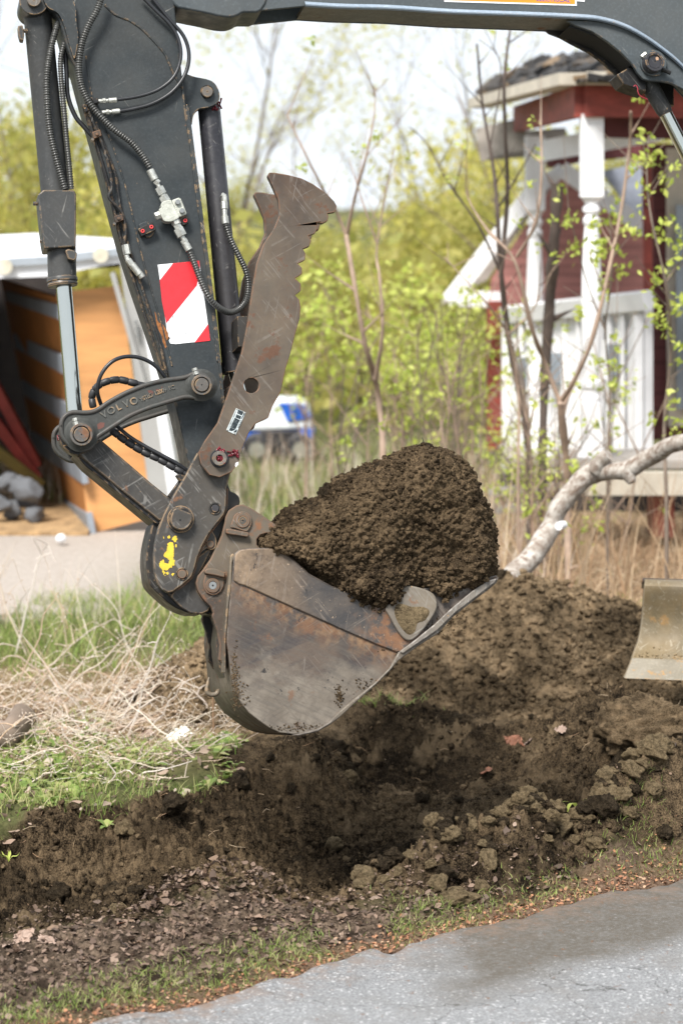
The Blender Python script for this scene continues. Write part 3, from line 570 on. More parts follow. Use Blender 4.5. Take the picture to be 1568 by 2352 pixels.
# ---- thumb cylinder
tc_ = MB(); tc_.sweep([L(475,236,.10), L(477,244,.10), L(480,250,.10), L(538,852,.10)], [14*U, 25*U, 26.5*U, 27.5*U], 36); TCY = tc_.build('thumb_cylinder', M['cyl'], EX, smooth=40)
tc_ = MB(); tc_.sweep([L(535,830,.10), L(538,856,.10)], [29.5*U, 29.5*U], 36); tc_.build('gland', M['cyl'], TCY, smooth=35)
tc_ = MB(); tc_.sweep([L(538,850,.10), L(552,905,.10)], 15*U, 24); tc_.build('piston_rod', M['chrome'], TCY, smooth=40)
stack('hose_fitting', [(508,446,517,452,6.5,14),(514,449,515,462,7.4,6),(515,462,515.5,480,8.5,8),(515.5,480,516,500,6.6,14),(516,496,518,514,8.8,16)], M['zinc'], TCY, .045)
plate('rod_lug', zB([(515,980),(520,905),(560,860),(640,800),(700,70),(740,60),(690,240),(640,400)]) and [(512,905),(520,890),(535,882),(552,880),(560,905),(545,950),(520,975)], .06, .14, M['ear'], TCY, bevel=.003)
# ---- tipping links (cast), near and far
lk = zE([(76,700),(85,640),(118,595),(165,572),(210,568),(270,572),(330,566),(385,542),(440,502),(520,455),(620,405),(760,352),(900,318),(1020,302),(1080,288),(1120,270),(1190,268),(1245,300),(1275,365),(1268,425),(1235,465),(1185,485),(1120,478),(1060,476),(980,498),(860,535),(760,568),(640,620),(540,680),(440,745),(375,792),(348,850),(300,885),(235,888),(170,860),(115,815),(85,765)])
def inset(P, d):
    n = len(P); out = []
    for i in range(n):
        a_, b_, c = np.array(P[i-1]), np.array(P[i]), np.array(P[(i+1) % n]); t_ = (c-a_)/np.linalg.norm(c-a_); out.append(tuple(b_+np.array((-t_[1], t_[0]))*d))
    return out
lks = catmull(lk, 4, True)
def tipping(w0, far=False):
    base = plate('tipping_link', lks, w0+.012, w0+.045, M['link'], EX, bevel=.004, seg=3, wref=-.10)
    # raised rim: a rounded bead following the edge
    mb = MB(); ins = inset(lks, 4.2); P3 = [L(x, y, -.10) for x, y in ins]; P3 = [Vector((p.x, w0+.013, p.z)) for p in P3]; P3.append(P3[0]); P3.append(P3[1])
    mb.sweep(P3, 5.4*U, 10, cap=False); mb.build('rim', M['link'], base, smooth=70)
    return base
LN = tipping(-.10); tipping(.255)
for (x_, y_, rb, rp) in ((*zE([(1190,370)])[0], 25, 15.5), (*zE([(247,760)])[0], 27, 17)):
    mb = MB(); c = L(x_, y_, -.10); prof = [(rb+12, -.090), (rb+4, -.098), (rb, -.112), (rb-1.5, -.114)]; vs_, fs_ = [], []; n = 36
    for rr, ww in prof: vs_ += [(c.x+rr*U*math.cos(2*math.pi*k/n), ww, c.z+rr*U*math.sin(2*math.pi*k/n)) for k in range(n)]
    for j in range(3):
        for k in range(n): p0, p1 = j*n+k, j*n+(k+1) % n; fs_.append((p0, p1, p1+n, p0+n))
    fs_.append(tuple(3*n+k for k in range(n))); mb.add(vs_, fs_); mb.build('boss', M['link'], LN, smooth=50)
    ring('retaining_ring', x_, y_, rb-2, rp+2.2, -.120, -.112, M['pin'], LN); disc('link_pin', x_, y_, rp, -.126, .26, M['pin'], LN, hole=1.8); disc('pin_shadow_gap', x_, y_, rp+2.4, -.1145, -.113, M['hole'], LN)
for x_, y_, x2, y2 in ((1132,240,1148,292),(195,632,208,690)):
    a_, b_ = zE([(x_, y_), (x2, y2)]); mx_, my_ = (a_[0]+b_[0])/2, (a_[1]+b_[1])/2; stack('locking_bolt', [(*a_, mx_-.5, my_-1.2, 6.5, 6), (mx_, my_-1.2, mx_+.2, my_, 4, 12), (mx_, my_, *b_, 7.2, 6)], M['zinc'], LN, -.108)
def text3d(s, name, px, py, ang, size, w_, mat, parent, ext=.0015, stretch=1.0, bold=0.0, align='LEFT', sp=1.0):
    cu = bpy.data.curves.new(name, 'FONT'); cu.body = s; cu.size = size*U; cu.extrude = ext; cu.offset = bold; cu.align_x = align; cu.space_character = sp; cu.bevel_depth = 0
    o_ = bpy.data.objects.new(name, cu); COL.objects.link(o_); bpy.context.view_layer.update()
    me = bpy.data.meshes.new_from_object(o_.evaluated_get(bpy.context.evaluated_depsgraph_get())); bpy.data.objects.remove(o_); bpy.data.curves.remove(cu)
    R = Matrix.Rotation(math.radians(90), 4, 'X'); c = L(px, py, w_)
    me.transform(Matrix.Translation(c) @ Matrix.Rotation(math.radians(-ang), 4, 'Y') @ R @ Matrix.Scale(stretch, 4, (1,0,0))); me.materials.clear(); me.materials.append(mat); me.name = name
    return link(name, me, parent)
def textpath(s, name, P, size, w_, mat, parent, **k):
    """letters one by one along photo points so the raised lettering follows the casting's curve"""
    P = catmull(P, 12); cum = [0]
    for a_, b_ in zip(P, P[1:]): cum.append(cum[-1]+math.dist(a_, b_))
    n = len(s); objs = []
    for i, ch in enumerate(s):
        if ch == ' ': continue
        u = (i+.5)/n*cum[-1]; x = np.interp(u, cum, [p[0] for p in P]); y = np.interp(u, cum, [p[1] for p in P]); x2 = np.interp(u+2, cum, [p[0] for p in P]); y2 = np.interp(u+2, cum, [p[1] for p in P])
        objs.append(text3d(ch, name, x, y, -math.degrees(math.atan2(-(y2-y), x2-x)) if False else math.degrees(math.atan2(-(y2-y), x2-x))*1.0, size, w_, mat, parent, align='CENTER', **k))
    bm = bmesh.new()
    for o_ in objs: bm.from_mesh(o_.data)
    me = bpy.data.meshes.new(name); bm.to_mesh(me); bm.free(); me.materials.append(mat)
    for o_ in objs: bpy.data.objects.remove(o_)
    return link(name, me, parent)
M['letters'] = worn('raised_letter_paint', (.085,.085,.08), (.10,.10,.09), rustamt=.7, rough=.4, dust=.1, scr=.75)
textpath('VOLVO', 'raised_lettering', zE([(408,640),(560,560),(695,512)]), 22, -.088, M['letters'], LN, ext=.0035, bold=.0006, stretch=1.05)
textpath('Y5TLG 12009 FC', 'raised_lettering', zE([(712,503),(840,448),(975,402)]), 13, -.088, M['letters'], LN, ext=.003, bold=.0003)
mb = MB()
for poly in (zE([(765,415),(790,412),(812,425),(805,445),(782,447)]), zE([(830,405),(850,402),(858,412),(840,430),(832,425)]), zE([(370,680),(395,665),(428,668),(425,700),(400,715),(375,722)]), zE([(868,388),(884,385),(880,396)])):
    q = [L(x, y, -.0885) for x, y in poly]; mb.add([tuple(p) for p in q]+[(p.x, -.087, p.z) for p in q], [tuple(range(len(q)))])
mb.build('primer_chip', plain('primer_red', (.10,.035,.025), .6), LN)
# ---- push link
PL = plate('push_link', zE([(215,915),(300,880),(385,792),(420,820),(600,975),(780,1130),(950,1268),(930,1400),(858,1440),(520,1165),(300,985)]), -.035, .155, M['coupler'], EX, bevel=.004)
plate('link_underside', zE([(190,910),(230,905),(300,975),(860,1437),(850,1468),(820,1452),(500,1190),(280,1010)]), -.02, .15, M['dark'], PL, bevel=.002)
plate('greased_joint', zE([(60,760),(100,790),(150,850),(230,900),(215,925),(150,900),(90,840)]), -.06, .0, M['dark'], PL, smooth=3)
mb = MB()
for k in range(9): mb.sweep([L(*zE([(70+random.uniform(-12,14), 785+random.uniform(-22,22))])[0], -.05), L(*zE([(72+random.uniform(-12,14), 785+random.uniform(-22,22))])[0], -.06)], [2.2*U, .8*U], 6)
mb.build('grease', M['grease'], PL, smooth=80)
# hoses round the link
tube('plain_hose', zE([(400,525),(372,430),(385,330),(430,245),(500,180),(590,150),(690,155),(780,190),(850,245),(905,315)]), 4.6, M['rubber'], EX, ws=[.0,-.03,-.045,-.05,-.05,-.04,-.03,-.02,-.01,0])
def spiral(pts, ws):
    mb = MB(); P3 = [Vector(p) for p in catmull([tuple(L(x, y, q)) for (x, y), q in zip(pts, ws)], 10)]; cum = [0]
    for a_, b_ in zip(P3, P3[1:]): cum.append(cum[-1]+(b_-a_).length)
    arr = np.array([p[:] for p in P3]); st_ = 21*U; N = int(cum[-1]/st_)
    for k in range(N):
        s_ = np.array([k*st_+.0012, k*st_+.003, k*st_+st_*.5, (k+1)*st_-.002, (k+1)*st_-.0006]); Q = [Vector(q) for q in np.stack([np.interp(s_, cum, arr[:,j]) for j in range(3)], 1)]
        mb.sweep(Q, [7.4*U, 8.3*U, 8.5*U, 8.2*U, 7.2*U], 12)
    mb.sweep(P3, 6.4*U, 10); mb.build('wrapped_hose', M['wrap'], EX, smooth=50)
spiral(zE([(340,550),(328,470),(355,400),(430,350),(540,330),(650,355),(745,375)]), [.02,.02,.01,.0,.0,.0,.01])
spiral(zE([(480,725),(600,815),(730,895),(860,955),(980,1025),(1080,1080)]), [.0,-.005,-.01,-.015,-.02,-.02])
tube('plain_hose', zE([(520,690),(620,775),(740,850),(860,915),(990,985),(1085,1050)]), 4.3, M['rubber'], EX, ws=[-.01,-.02,-.025,-.03,-.03,-.02])
plate('hose_bracket', zE([(985,1080),(1020,1065),(1060,1085),(1050,1120),(1020,1130)]), -.03, .0, M['dark'], EX); plate('inner_bracket', zE([(1010,1120),(1045,1130),(950,1275),(925,1240)]), .0, .03, M['dark'], EX)
# ---- quick coupler
CPm = plate('coupler_core', zF([(600,110),(700,60),(880,60),(925,310),(945,370),(985,385),(1022,415),(1032,465),(1012,520),(960,580),(880,700),(830,840),(760,980),(700,1070),(650,1130),(655,1240),(700,1330),(768,1405),(745,1445),(690,1470),(590,1462),(500,1405),(400,1310),(300,1150),(330,800),(420,450)]), -.022, .18, M['dark'], EX, bevel=.004)
plate('coupler_hook', zF([(650,1140),(635,1190),(650,1260),(700,1340),(770,1400),(745,1445),(690,1470),(585,1462),(495,1405),(410,1320),(430,1275),(600,1120),(650,960),(730,900),(790,860)]), -.030, -.021, M['coupler'], CPm, bevel=.003)
CP = plate('coupler_side_plate', zF([(650,20),(600,110),(550,210),(480,330),(410,450),(345,580),(298,700),(268,840),(256,950),(260,1060),(272,1140),(290,1200),(325,1245),(385,1282),(432,1270),(520,1205),(598,1135),(625,1060),(650,960),(690,865),(755,745),(830,650),(885,580),(905,520),(912,340),(940,230),(960,120),(960,20)]), -.070, -.032, M['coupler'], EX, bevel=.004, seg=3)
plate('coupler_far_plate', zF([(260,640),(225,740),(200,860),(190,980),(200,1100),(215,1190),(250,1245),(330,1320),(420,1395),(520,1445),(620,1470),(640,1420),(420,1250),(330,700)]), .0, .2, M['dark'], CPm, bevel=.004, smooth=3)
plate('edge_bead', zF([(912,340),(905,520),(885,580),(830,650),(755,745),(690,865),(650,960),(625,1060),(598,1135),(520,1205),(432,1270),(425,1290),(530,1222),(612,1145),(640,1065),(662,965),(702,870),(768,752),(842,660),(898,590),(920,525),(926,345)]), -.045, -.030, M['ear'], CP, bevel=.002)
ring('bolt_recess', *zF([(808,525)])[0], 14, 10.5, -.0735, -.069, M['dark'], CP); disc('bolt', *zF([(808,525)])[0], 8.5, -.0765, -.07, M['cyl'], CP, n=24); disc('bolt_well', *zF([(808,525)])[0], 12.5, -.0715, -.069, M['hole'], CP)
ring('bolt_recess', *zF([(512,1112)])[0], 14, 11, -.0735, -.069, M['dark'], CP); disc('bolt', *zF([(512,1112)])[0], 10, -.079, -.07, M['ear'], CP, n=28); disc('bolt_well', *zF([(512,1112)])[0], 12.5, -.0715, -.069, M['hole'], CP)
ring('pin_washer', *zF([(500,620)])[0], 30, 22, -.080, -.069, M['coupler'], CP); disc('pin_gasket', *zF([(500,625)])[0], 27, -.084, -.07, M['dark'], CP)
plate('pin_head', zF([(425,560),(438,535),(470,520),(520,540),(575,562),(600,575),(602,615),(590,655),(560,695),(520,715),(475,712),(435,690),(412,650),(410,610)]), -.104, -.083, M['coupler'], CP, smooth=3, bevel=.003, seg=3); disc('pin_bore', *zF([(495,628)])[0], 3, -.1046, -.10, M['hole'], CP)
plate('latch_lug', zF([(765,690),(790,740),(815,790),(818,850),(800,885),(765,893),(735,880),(700,900),(672,930),(650,960),(680,900),(725,840),(735,800),(745,740)]), -.040, -.028, M['coupler'], CPm, smooth=3); disc('latch_pin', *zF([(765,845)])[0], 8.5, -.045, -.039, M['ear'], CPm)
plate('thumb_pivot_plate', zF([(655,40),(700,-40),(960,-40),(985,20),(970,120),(930,230),(905,340),(880,480),(700,300)]), -.066, -.04, M['dark'], CPm)
ym = MB()
for poly in (((380,770),(400,765),(405,790),(385,795)), ((425,780),(465,770),(470,800),(445,830),(425,810)), ((385,830),(430,825),(440,920),(430,980),(449,988),(440,1030),(400,1060),(370,1080),(330,1075),(308,1040),(315,990),(345,980),(355,1010),(388,1018),(402,985),(375,970),(350,960),(355,925),(372,900)),
             ((335,1088),(352,1082),(365,1105),(348,1120)), ((365,1095),(385,1088),(388,1110),(370,1115)), ((425,1105),(437,1110),(430,1135),(420,1128)), ((452,842),(463,845),(458,880),(450,872)), ((345,770),(356,778),(350,800),(342,790)), ((360,1122),(370,1120),(366,1135))):
    pf = zF(poly); q = []
    for i in range(len(pf)):                                    # jagged flake edges
        a_, b_ = np.array(pf[i]), np.array(pf[(i+1) % len(pf)]); m_ = max(1, int(math.dist(a_, b_)/2.2))
        for k in range(m_): q.append(tuple(a_+(b_-a_)*k/m_+rng.normal(0, 1.0, 2)))
    q = [L(x, y, -.0712) for x, y in q]; tri = tessellate_polygon([[Vector((p.x, p.z, 0)) for p in q]]); ym.add([tuple(p) for p in q], [tuple(t_) for t_ in tri])
ym.build('yellow_paint_mark', M['yellow'], CP)
# ---- thumb
th_pts = zI([(92,785),(100,770),(130,770),(200,782),(270,800),(330,830),(400,880),(440,920),(453,945),(445,975),(403,982),(410,997),(405,1022),(380,1035),(351,1031),(350,1062),(342,1085),(304,1099),(320,1125),(310,1155),(276,1168),(289,1192),(288,1225),(248,1245),(272,1268),(272,1298),(235,1322),(266,1352),(266,1388),(234,1411),(258,1435),(265,1475),(260,1530),(235,1620),(210,1720),(185,1800)])+zC([(1290,420),(1250,490),(1232,540),(1172,568),(1142,610),(1112,680),(1097,740),(1065,790),(1010,814),(960,802),(922,755),(912,700),(940,648),(1000,562),(1022,500),(1060,390),(1110,240),(1138,100)])+zA([(1148,1400),(1158,1330),(1178,1210),(1210,1120),(1258,1050),(1284,985),(1278,915),(1255,860)])
cx_, cy_ = zI([(5,1889)])[0]
TH = plate('thumb_plate', th_pts, -.112, -.084, M['thumb'], EX, holes=[list(reversed(circ(577,885,17.5)))], bevel=.0018)
TF = plate('thumb_plate', th_pts, .20, .228, M['thumb'], EX, bevel=.003, wref=-.112)
mb = MB(); a_ = L(560,925,-.085); mb.sweep([a_, a_+Vector((0,.30,0))], 10*U, 20); a_ = L(560,760,-.085); mb.box((a_.x-.02, -.084, a_.z-.05), (a_.x+.02, .20, a_.z+.05)); mb.build('cross_member', M['dark'], TH, smooth=40)
P0 = zB([(643,652)])[0]
disc('pivot_seal', *P0, 21, -.118, -.111, M['rubber'], TH); ring('pivot_pin', *P0, 16.5, 8, -.135, -.11, M['pin'], TH); disc('pin_core', *P0, 8.5, -.127, -.11, M['dark'], TH)
mb = MB()
for k in range(26):
    c = zB([(650+random.gauss(0,22), 655+random.gauss(0,12)) if k < 9 else (640+random.gauss(0,20), 600+random.gauss(0,7)) if k < 15 else (775+random.gauss(0,16), 620+random.gauss(0,14))])[0]
    p = L(*c, -.128 if k < 15 else -.114); mb.sweep([p, p+Vector((random.gauss(0,.003), -.004, random.gauss(0,.003))), p+Vector((random.gauss(0,.006), -.003, random.gauss(0,.005)))], [3.2*U, 3.0*U, 1*U], 7)
for a0, b0 in (((700,640),(745,620)),((700,600),(760,610))): mb.sweep([L(*zB([a0])[0], -.116), L(*zB([b0])[0], -.116)], 1.6*U, 6)
mb.build('grease', M['grease'], TH, smooth=80)
plate('lower_scar', zB([(768,690),(790,680),(790,700),(772,722),(764,712)]), -.1132, -.111, M['white_st'], TH, bevel=0)
zN = lambda p: [(488+x*.07323, 907.2+y*.07323) for x, y in p]     # 850,1580 zoom
ID = plate('identification_plate', zN([(740,412),(1040,545),(725,1245),(430,1105)]), -.1138, -.1115, M['silver_lb'], TH, bevel=0)
for pts in (zN([(808,455),(975,525),(920,640),(770,570)]) , zN([(755,600),(905,665),(870,760),(720,700)]), zN([(700,710),(860,785),(800,900),(640,830)]), zN([(640,835),(800,905),(720,1070),(560,1000)]), zN([(560,1010),(712,1075),(690,1100),(600,1130),(515,1105)]), zN([(730,1090),(760,1070),(770,1120),(735,1170),(640,1170)]), zN([(985,570),(1010,590),(915,750),(890,750)])):
    plate('label_panel', pts, -.1143, -.1137, M['black_lb'], ID, bevel=0)
text3d('VOLVO', 'label_text', *zN([(828,1040)])[0], 64, 5.6, -.1143, M['black_lb'], ID, ext=.0002, bold=.0002)
text3d('Volvo Construction Equipment', 'label_text', *zN([(510,1060)])[0], 65, 3.4, -.1143, M['black_lb'], ID, ext=.0002)
for k, p in enumerate(((830,520),(800,600),(880,560),(850,640),(700,770),(760,790),(620,930),(660,940))):
    a_ = L(*zN([p])[0], -.1147); b_ = L(*zN([(p[0]-28, p[1]+62)])[0], -.1147); mb = MB(); mb.beam(a_, b_, .0003, .0007, up=(0,1,0)); mb.build('label_line', M['silver_lb'], ID)
for p in ((765,440),(990,555),(470,1085),(695,1200)): disc('rivet', *zN([p])[0], 2.1, -.1165, -.113, M['zinc'], ID, n=14)
# ---- bucket
sp = zG([(262,262),(268,240),(290,222),(330,216),(450,215),(488,232),(540,272),(600,330),(700,385),(800,420),(950,440),(1100,400),(1300,360),(1440,338),(1448,352),(1405,392),(1180,565),(1004,690),(965,760),(900,820),(820,885),(735,955),(690,1000),(640,1030),(590,1046),(535,1052),(470,1045),(420,1022),(375,990),(330,955),(290,905),(262,850),(248,780),(240,700),(231,640),(232,600),(240,500),(250,400)])
def upperwear():
    t = NT('upper_bucket_steel'); sx = t.n('ShaderNodeSeparateXYZ', i_0=t.co); x0, x1, x2 = (L(*zG([(q_, 400)])[0], -.12).x for q_ in (300, 560, 900)); nz_ = t.math('MULTIPLY', t.math('ADD', t.noise(8, 7, .7), -.5), .45); xx = t.math('ADD', sx.outputs[0], nz_)
    tan_ = t.mix(t.ramp(t.noise(16, 8, .7), .36, .62), (.075,.052,.036), (.235,.165,.105)); drk = t.mix(t.ramp(t.noise(11, 7, .65), .4, .62), (.036,.033,.033), (.075,.062,.052))
    c = t.mix(t.ramp(xx, x1-.12, x1+.03), tan_, drk); rs_ = t.math('MULTIPLY', t.ramp(xx, x2-.08, x2+.02), t.ramp(t.noise(22, 8, .75), .44, .56)); c = t.mix(rs_, c, t.mix(t.noise(60, 4), (.07,.030,.018), (.24,.12,.055)))
    c = t.mix(t.ramp(t.noise(30, 6, .7, off=(3,1,2), stretch=(1,1,.6)), .64, .67), c, (.022,.018,.017)); c = t.mix(t.math('MULTIPLY', scratches(t, amt=.58), .45), c, (.22,.18,.145))
    c = t.mix(t.ramp(t.noise(120, 3, .6), .68, .71), c, (.30,.22,.15))
    return t.done(c, .55, .05, t.bump(t.noise(80, 6, .65), .45, .003))
BK = plate('bucket', sp, -.120, -.105, M['ear'], EX, bevel=.003)
M['bucket'] = None
def bucketmat():
    t = NT('bucket_side_steel')
    sx = t.n('ShaderNodeSeparateXYZ', i_0=t.co); nzv = t.noise(5, 7, .65)
    a_ = L(*zG([(620,700)])[0], -.12); b_ = L(*zG([(600,1000)])[0], -.12)
    polish = t.ramp(t.math('ADD', sx.outputs[2], t.math('MULTIPLY', t.math('ADD', nzv, -.5), .30)), a_.z-.03, a_.z-.07)
    lo = L(*zG([(300,400)])[0], -.12); c = t.mix(t.ramp(t.noise(7, 7, .6), .38, .62), (.050,.042,.038), (.105,.078,.060))
    strk = t.noise(26, 5, .6, stretch=(.14, 1, 1), rot=(0, .35, 0)); c = t.mix(t.math('MULTIPLY', t.ramp(strk, .50, .62), .7), c, (.045,.040,.042))
    # rust bands just under the fold and toward the lip
    p0, p1 = L(*zG([(262,372)])[0], -.12), L(*zG([(1000,686)])[0], -.12); sl_ = (p1.z-p0.z)/(p1.x-p0.x)
    dist = t.math('SUBTRACT', t.math('ADD', t.math('MULTIPLY', sx.outputs[0], sl_), p0.z-sl_*p0.x), sx.outputs[2])
    band = t.math('MULTIPLY', t.ramp(dist, .10, .004), t.ramp(t.noise(17, 8, .7), .40, .58))
    c = t.mix(t.math('MULTIPLY', polish, t.ramp(t.noise(30, 7, .7), .30, .46, .45, 1)), c, t.mix(t.ramp(t.noise(12, 6, .6), .35, .65), (.13,.108,.085), (.215,.184,.148)))
    fs = t.noise(120, 4, .6, stretch=(.10, 1, 1), rot=(0, -.45, 0)); c = t.mix(t.math('MULTIPLY', t.ramp(fs, .46, .66), .55), c, (.10,.086,.072))
    c = t.mix(t.math('MULTIPLY', band, t.ramp(t.math('ADD', dist, .002), 0, .001)), c, t.mix(t.ramp(t.noise(40, 5), .4, .6), (.13,.062,.03), (.23,.135,.07)))
    c = t.mix(t.math('MULTIPLY', t.ramp(t.noise(9, 9, .7, off=(5,5,5)), .59, .65), .7), c, (.15,.075,.04))
    c = t.mix(t.math('MULTIPLY', scratches(t, amt=.575), .35), c, t.mix(polish, (.22,.19,.16), (.09,.072,.058)))
    c = t.mix(t.ramp(t.noise(15, 8, .7, off=(1,9,1)), .645, .67), c, (.030,.026,.024))
    c = t.mix(t.ramp(t.noise(110, 3, .6), .70, .73), c, (.03,.026,.022))
    bv = t.n('ShaderNodeBevel', samples=4, i_Radius=.006); ge = t.n('ShaderNodeNewGeometry'); dt = t.n('ShaderNodeVectorMath', operation='DOT_PRODUCT', i_0=bv.outputs[0], i_1=ge.outputs['Normal']).outputs['Value']
    c = t.mix(t.math('MULTIPLY', t.ramp(dt, .992, .93), t.ramp(t.noise(20, 5, .65), .42, .55)), c, (.24,.21,.18))
    return t.done(c, t.ramp(t.noise(20, 5), .3, .7, .38, .62), .25, t.bump(t.noise(70, 6, .65), .35, .003))
M['bucket'] = bucketmat(); BK.data.materials[0] = M['bucket']
up = plate('upper_side_panel', zG([(263,362),(266,300),(270,245),(290,225),(330,219),(450,218),(488,236),(540,276),(600,334),(700,388),(800,423),(950,443),(1095,402),(1120,600),(1012,682),(990,683),(900,648),(740,578),(540,488),(400,424),(310,384),(285,378)]), -.128, -.119, upperwear(), BK, bevel=.004)
plate('side_cutter', zG([(1040,385),(1075,388),(1130,405),(1165,430),(1174,480),(1150,530),(1110,585),(1068,625),(1035,628),(1000,592),(965,530),(944,492),(955,470),(985,440),(1015,400)]), -.142, -.127, worn('cutter_pale_steel', (.105,.090,.073), (.165,.143,.118), rustamt=.66, edge=(.25,.22,.19), edgeamt=.45, rough=.6, dust=.8, metal=.05, scr=.6), BK, smooth=3, bevel=.005, seg=3)
tri_ = catmull(zG([(985,480),(1010,465),(1060,480),(1110,480),(1140,500),(1120,540),(1085,555),(1075,590),(1045,605),(1010,570),(985,520)]), 3, True)
mb = MB(); qq = [L(x, y, -.142) for x, y in tri_]; cc = sum(qq, Vector())/len(qq); mb.add([tuple(q) for q in qq]+[tuple((q*.62+cc*.38)+Vector((0,-.007,0))) for q in qq]+[tuple(cc+Vector((0,-.009,0)))], [(i, (i+1) % len(qq), len(qq)+(i+1) % len(qq), len(qq)+i) for i in range(len(qq))]+[(len(qq)+i, len(qq)+(i+1) % len(qq), 2*len(qq)) for i in range(len(qq))]); mb.build('caked_mud', M['clod'], BK, smooth=80)
lip = plate('cutting_edge', zG([(1452,345),(1440,372),(1410,398),(1250,520),(1178,600),(1090,655),(1000,722),(965,765),(900,830),(820,900),(740,975),(700,1005),(640,1040),(560,1058),(520,1056),(590,1040),(640,1026),(690,996),(735,950),(820,880),(900,815),(960,755),(1000,684),(1180,558),(1400,388),(1432,362)]), -.132, .44, worn('edge_steel', (.060,.05,.042), (.10,.085,.07), rustamt=.60, edge=(.22,.195,.165), edgeamt=.50, rough=.5, dust=.6, scr=.6), BK, bevel=.004)
plate('corner_wear_strip', zG([(1440,352),(1432,370),(1345,438),(1250,510),(1175,585),(1085,645),(1020,690),(1005,680),(1060,640),(1160,560),(1245,480),(1330,410),(1400,362)]), -.139, -.131, worn('bright_edge_steel', (.10,.085,.07), (.20,.18,.16), rustamt=.60, edge=(.40,.37,.34), edgeamt=.52, rough=.5, dust=.7, scr=.58), BK, bevel=.003)
rz = np.random.default_rng(12); pp, ss_ = [], []
for (cx_, cy_, rx_, ry_, n_) in ((735,880,9,24,170),(268,800,9,60,230),(290,880,20,30,120),(560,1020,60,9,120),(880,835,50,22,140),(1190,560,60,34,260),(1000,660,40,26,90)):
    for k in range(n_): pp.append(L(*zG([(cx_+rz.normal(0,rx_), cy_+rz.normal(0,ry_))])[0], -.121)[:]); ss_.append(.0012+.0032*rz.random()**2)
scatter_mesh('stuck_mud', M['soil_load'], np.array(pp), ss_, 1, 6, None, 31, .8, par=BK)
# curved shell: back and floor of the bucket
oc = catmull(zG([(262,262),(250,400),(240,500),(232,600),(231,640),(240,700),(248,780),(262,850),(290,905),(330,955),(375,990),(420,1022),(470,1045),(535,1054),(600,1046),(690,1002),(820,888),(965,765),(1004,692),(1180,570),(1405,396)]), 3)
ptsO = [L(x, y, -.12) for x, y in oc]; mb = MB(); n = len(ptsO); vs_ = []
for ww in (-.119, .14, .43): vs_ += [(p.x, ww, p.z) for p in ptsO]
ctr = L(*zG([(620,600)])[0], -.12)
inn = [Vector((p.x+(ctr.x-p.x)*.03, 0, p.z+(ctr.z-p.z)*.03)) for p in ptsO]
for ww in (-.105, .415): vs_ += [(p.x, ww, p.z) for p in inn]
fs_ = [(a_*n+i, a_*n+i+1, (a_+1)*n+i+1, (a_+1)*n+i) for a_ in (0, 1) for i in range(n-1)]+[(3*n+i, 4*n+i, 4*n+i+1, 3*n+i+1) for i in range(n-1)]
mb.add(vs_, fs_); M['shell'] = worn('bucket_shell_steel', (.075,.062,.048), (.12,.10,.078), rustamt=.58, rough=.5, dust=.7, metal=.15, scr=.6)
mb.build('shell', M['shell'], BK, smooth=60)
plate('far_side_plate', sp, .425, .44, M['shell'], BK, bevel=.003, wref=-.12)
# ears: two plates with pins
ear_pts = zF([(893,650),(900,600),(930,540),(1000,495),(1060,488),(1130,520),(1250,598),(1380,690),(1402,720),(1380,768),(1330,757),(1270,745),(1212,762),(1182,800),(1182,850),(1212,880),(1260,1000),(1100,1500),(960,2100)])+zG([(270,700),(240,760),(218,750),(205,722),(196,720),(200,650),(186,580),(165,520)])+zF([(790,1460),(768,1405),(702,1340),(652,1262),(635,1192),(652,1130),(700,1072),(765,980),(820,870),(868,760)])
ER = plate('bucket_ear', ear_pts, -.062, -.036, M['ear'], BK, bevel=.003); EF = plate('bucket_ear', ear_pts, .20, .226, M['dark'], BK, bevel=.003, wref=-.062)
plate('back_channel', zG([(135,510),(180,520),(195,560),(185,640),(190,700),(200,760),(260,860),(280,700),(240,560),(200,500),(150,470)]), .02, .16, M['dark'], BK, bevel=.003)
pc = zF([(1055,630)])[0]; plate('pin_flag', zF([(968,620),(985,580),(1020,558),(1065,550),(1105,568),(1132,600),(1138,645),(1128,680),(1095,730),(1040,720),(985,700),(945,690)]), -.070, -.061, M['ear'], ER, smooth=3, bevel=.002)
ring('pin_ring', *pc, 16.5, 9.5, -.0745, -.069, M['ear'], ER); disc('ear_pin', *pc, 10, -.073, .22, M['coupler'], ER, hole=2.4)
plate('stop_block', zF([(905,705),(940,705),(1112,740),(1104,782),(1000,765),(930,755),(905,745)]), -.086, -.061, M['ear'], ER, bevel=.003)
pc = zF([(787,1215)])[0]; plate('pin_flag', zF([(722,1115),(808,1125),(890,1145),(885,1220),(860,1270),(820,1298),(775,1302),(730,1280),(705,1235),(703,1180)]), -.070, -.061, M['ear'], ER, bevel=.002)
ring('pin_ring', *pc, 16, 9.5, -.0745, -.069, M['ear'], ER); disc('ear_pin', *pc, 9.5, -.073, .22, M['bluebolt'], ER, hole=2.2)
plate('stop_block', zF([(712,1085),(735,1062),(800,1062),(900,1095),(893,1145),(810,1125),(718,1108)]), -.086, -.061, M['ear'], ER, bevel=.003)
plate('weld_strip', zF([(945,950),(965,925),(985,940),(962,1010),(955,1200),(930,1400),(905,1700),(905,2000),(890,2000),(893,1600),(915,1300),(935,1100)]), -.118, -.040, M['shell'], BK, bevel=.003)
hk = MB(); hc = zG([(168,862)])[0]; hk.sweep([Vector(p) for p in catmull([tuple(L(hc[0]+13*math.cos(a_), hc[1]+9*math.sin(a_)-3, -.02)) for a_ in np.linspace(-.4, 3.6, 9)], 3)], 5.2*U, 10)
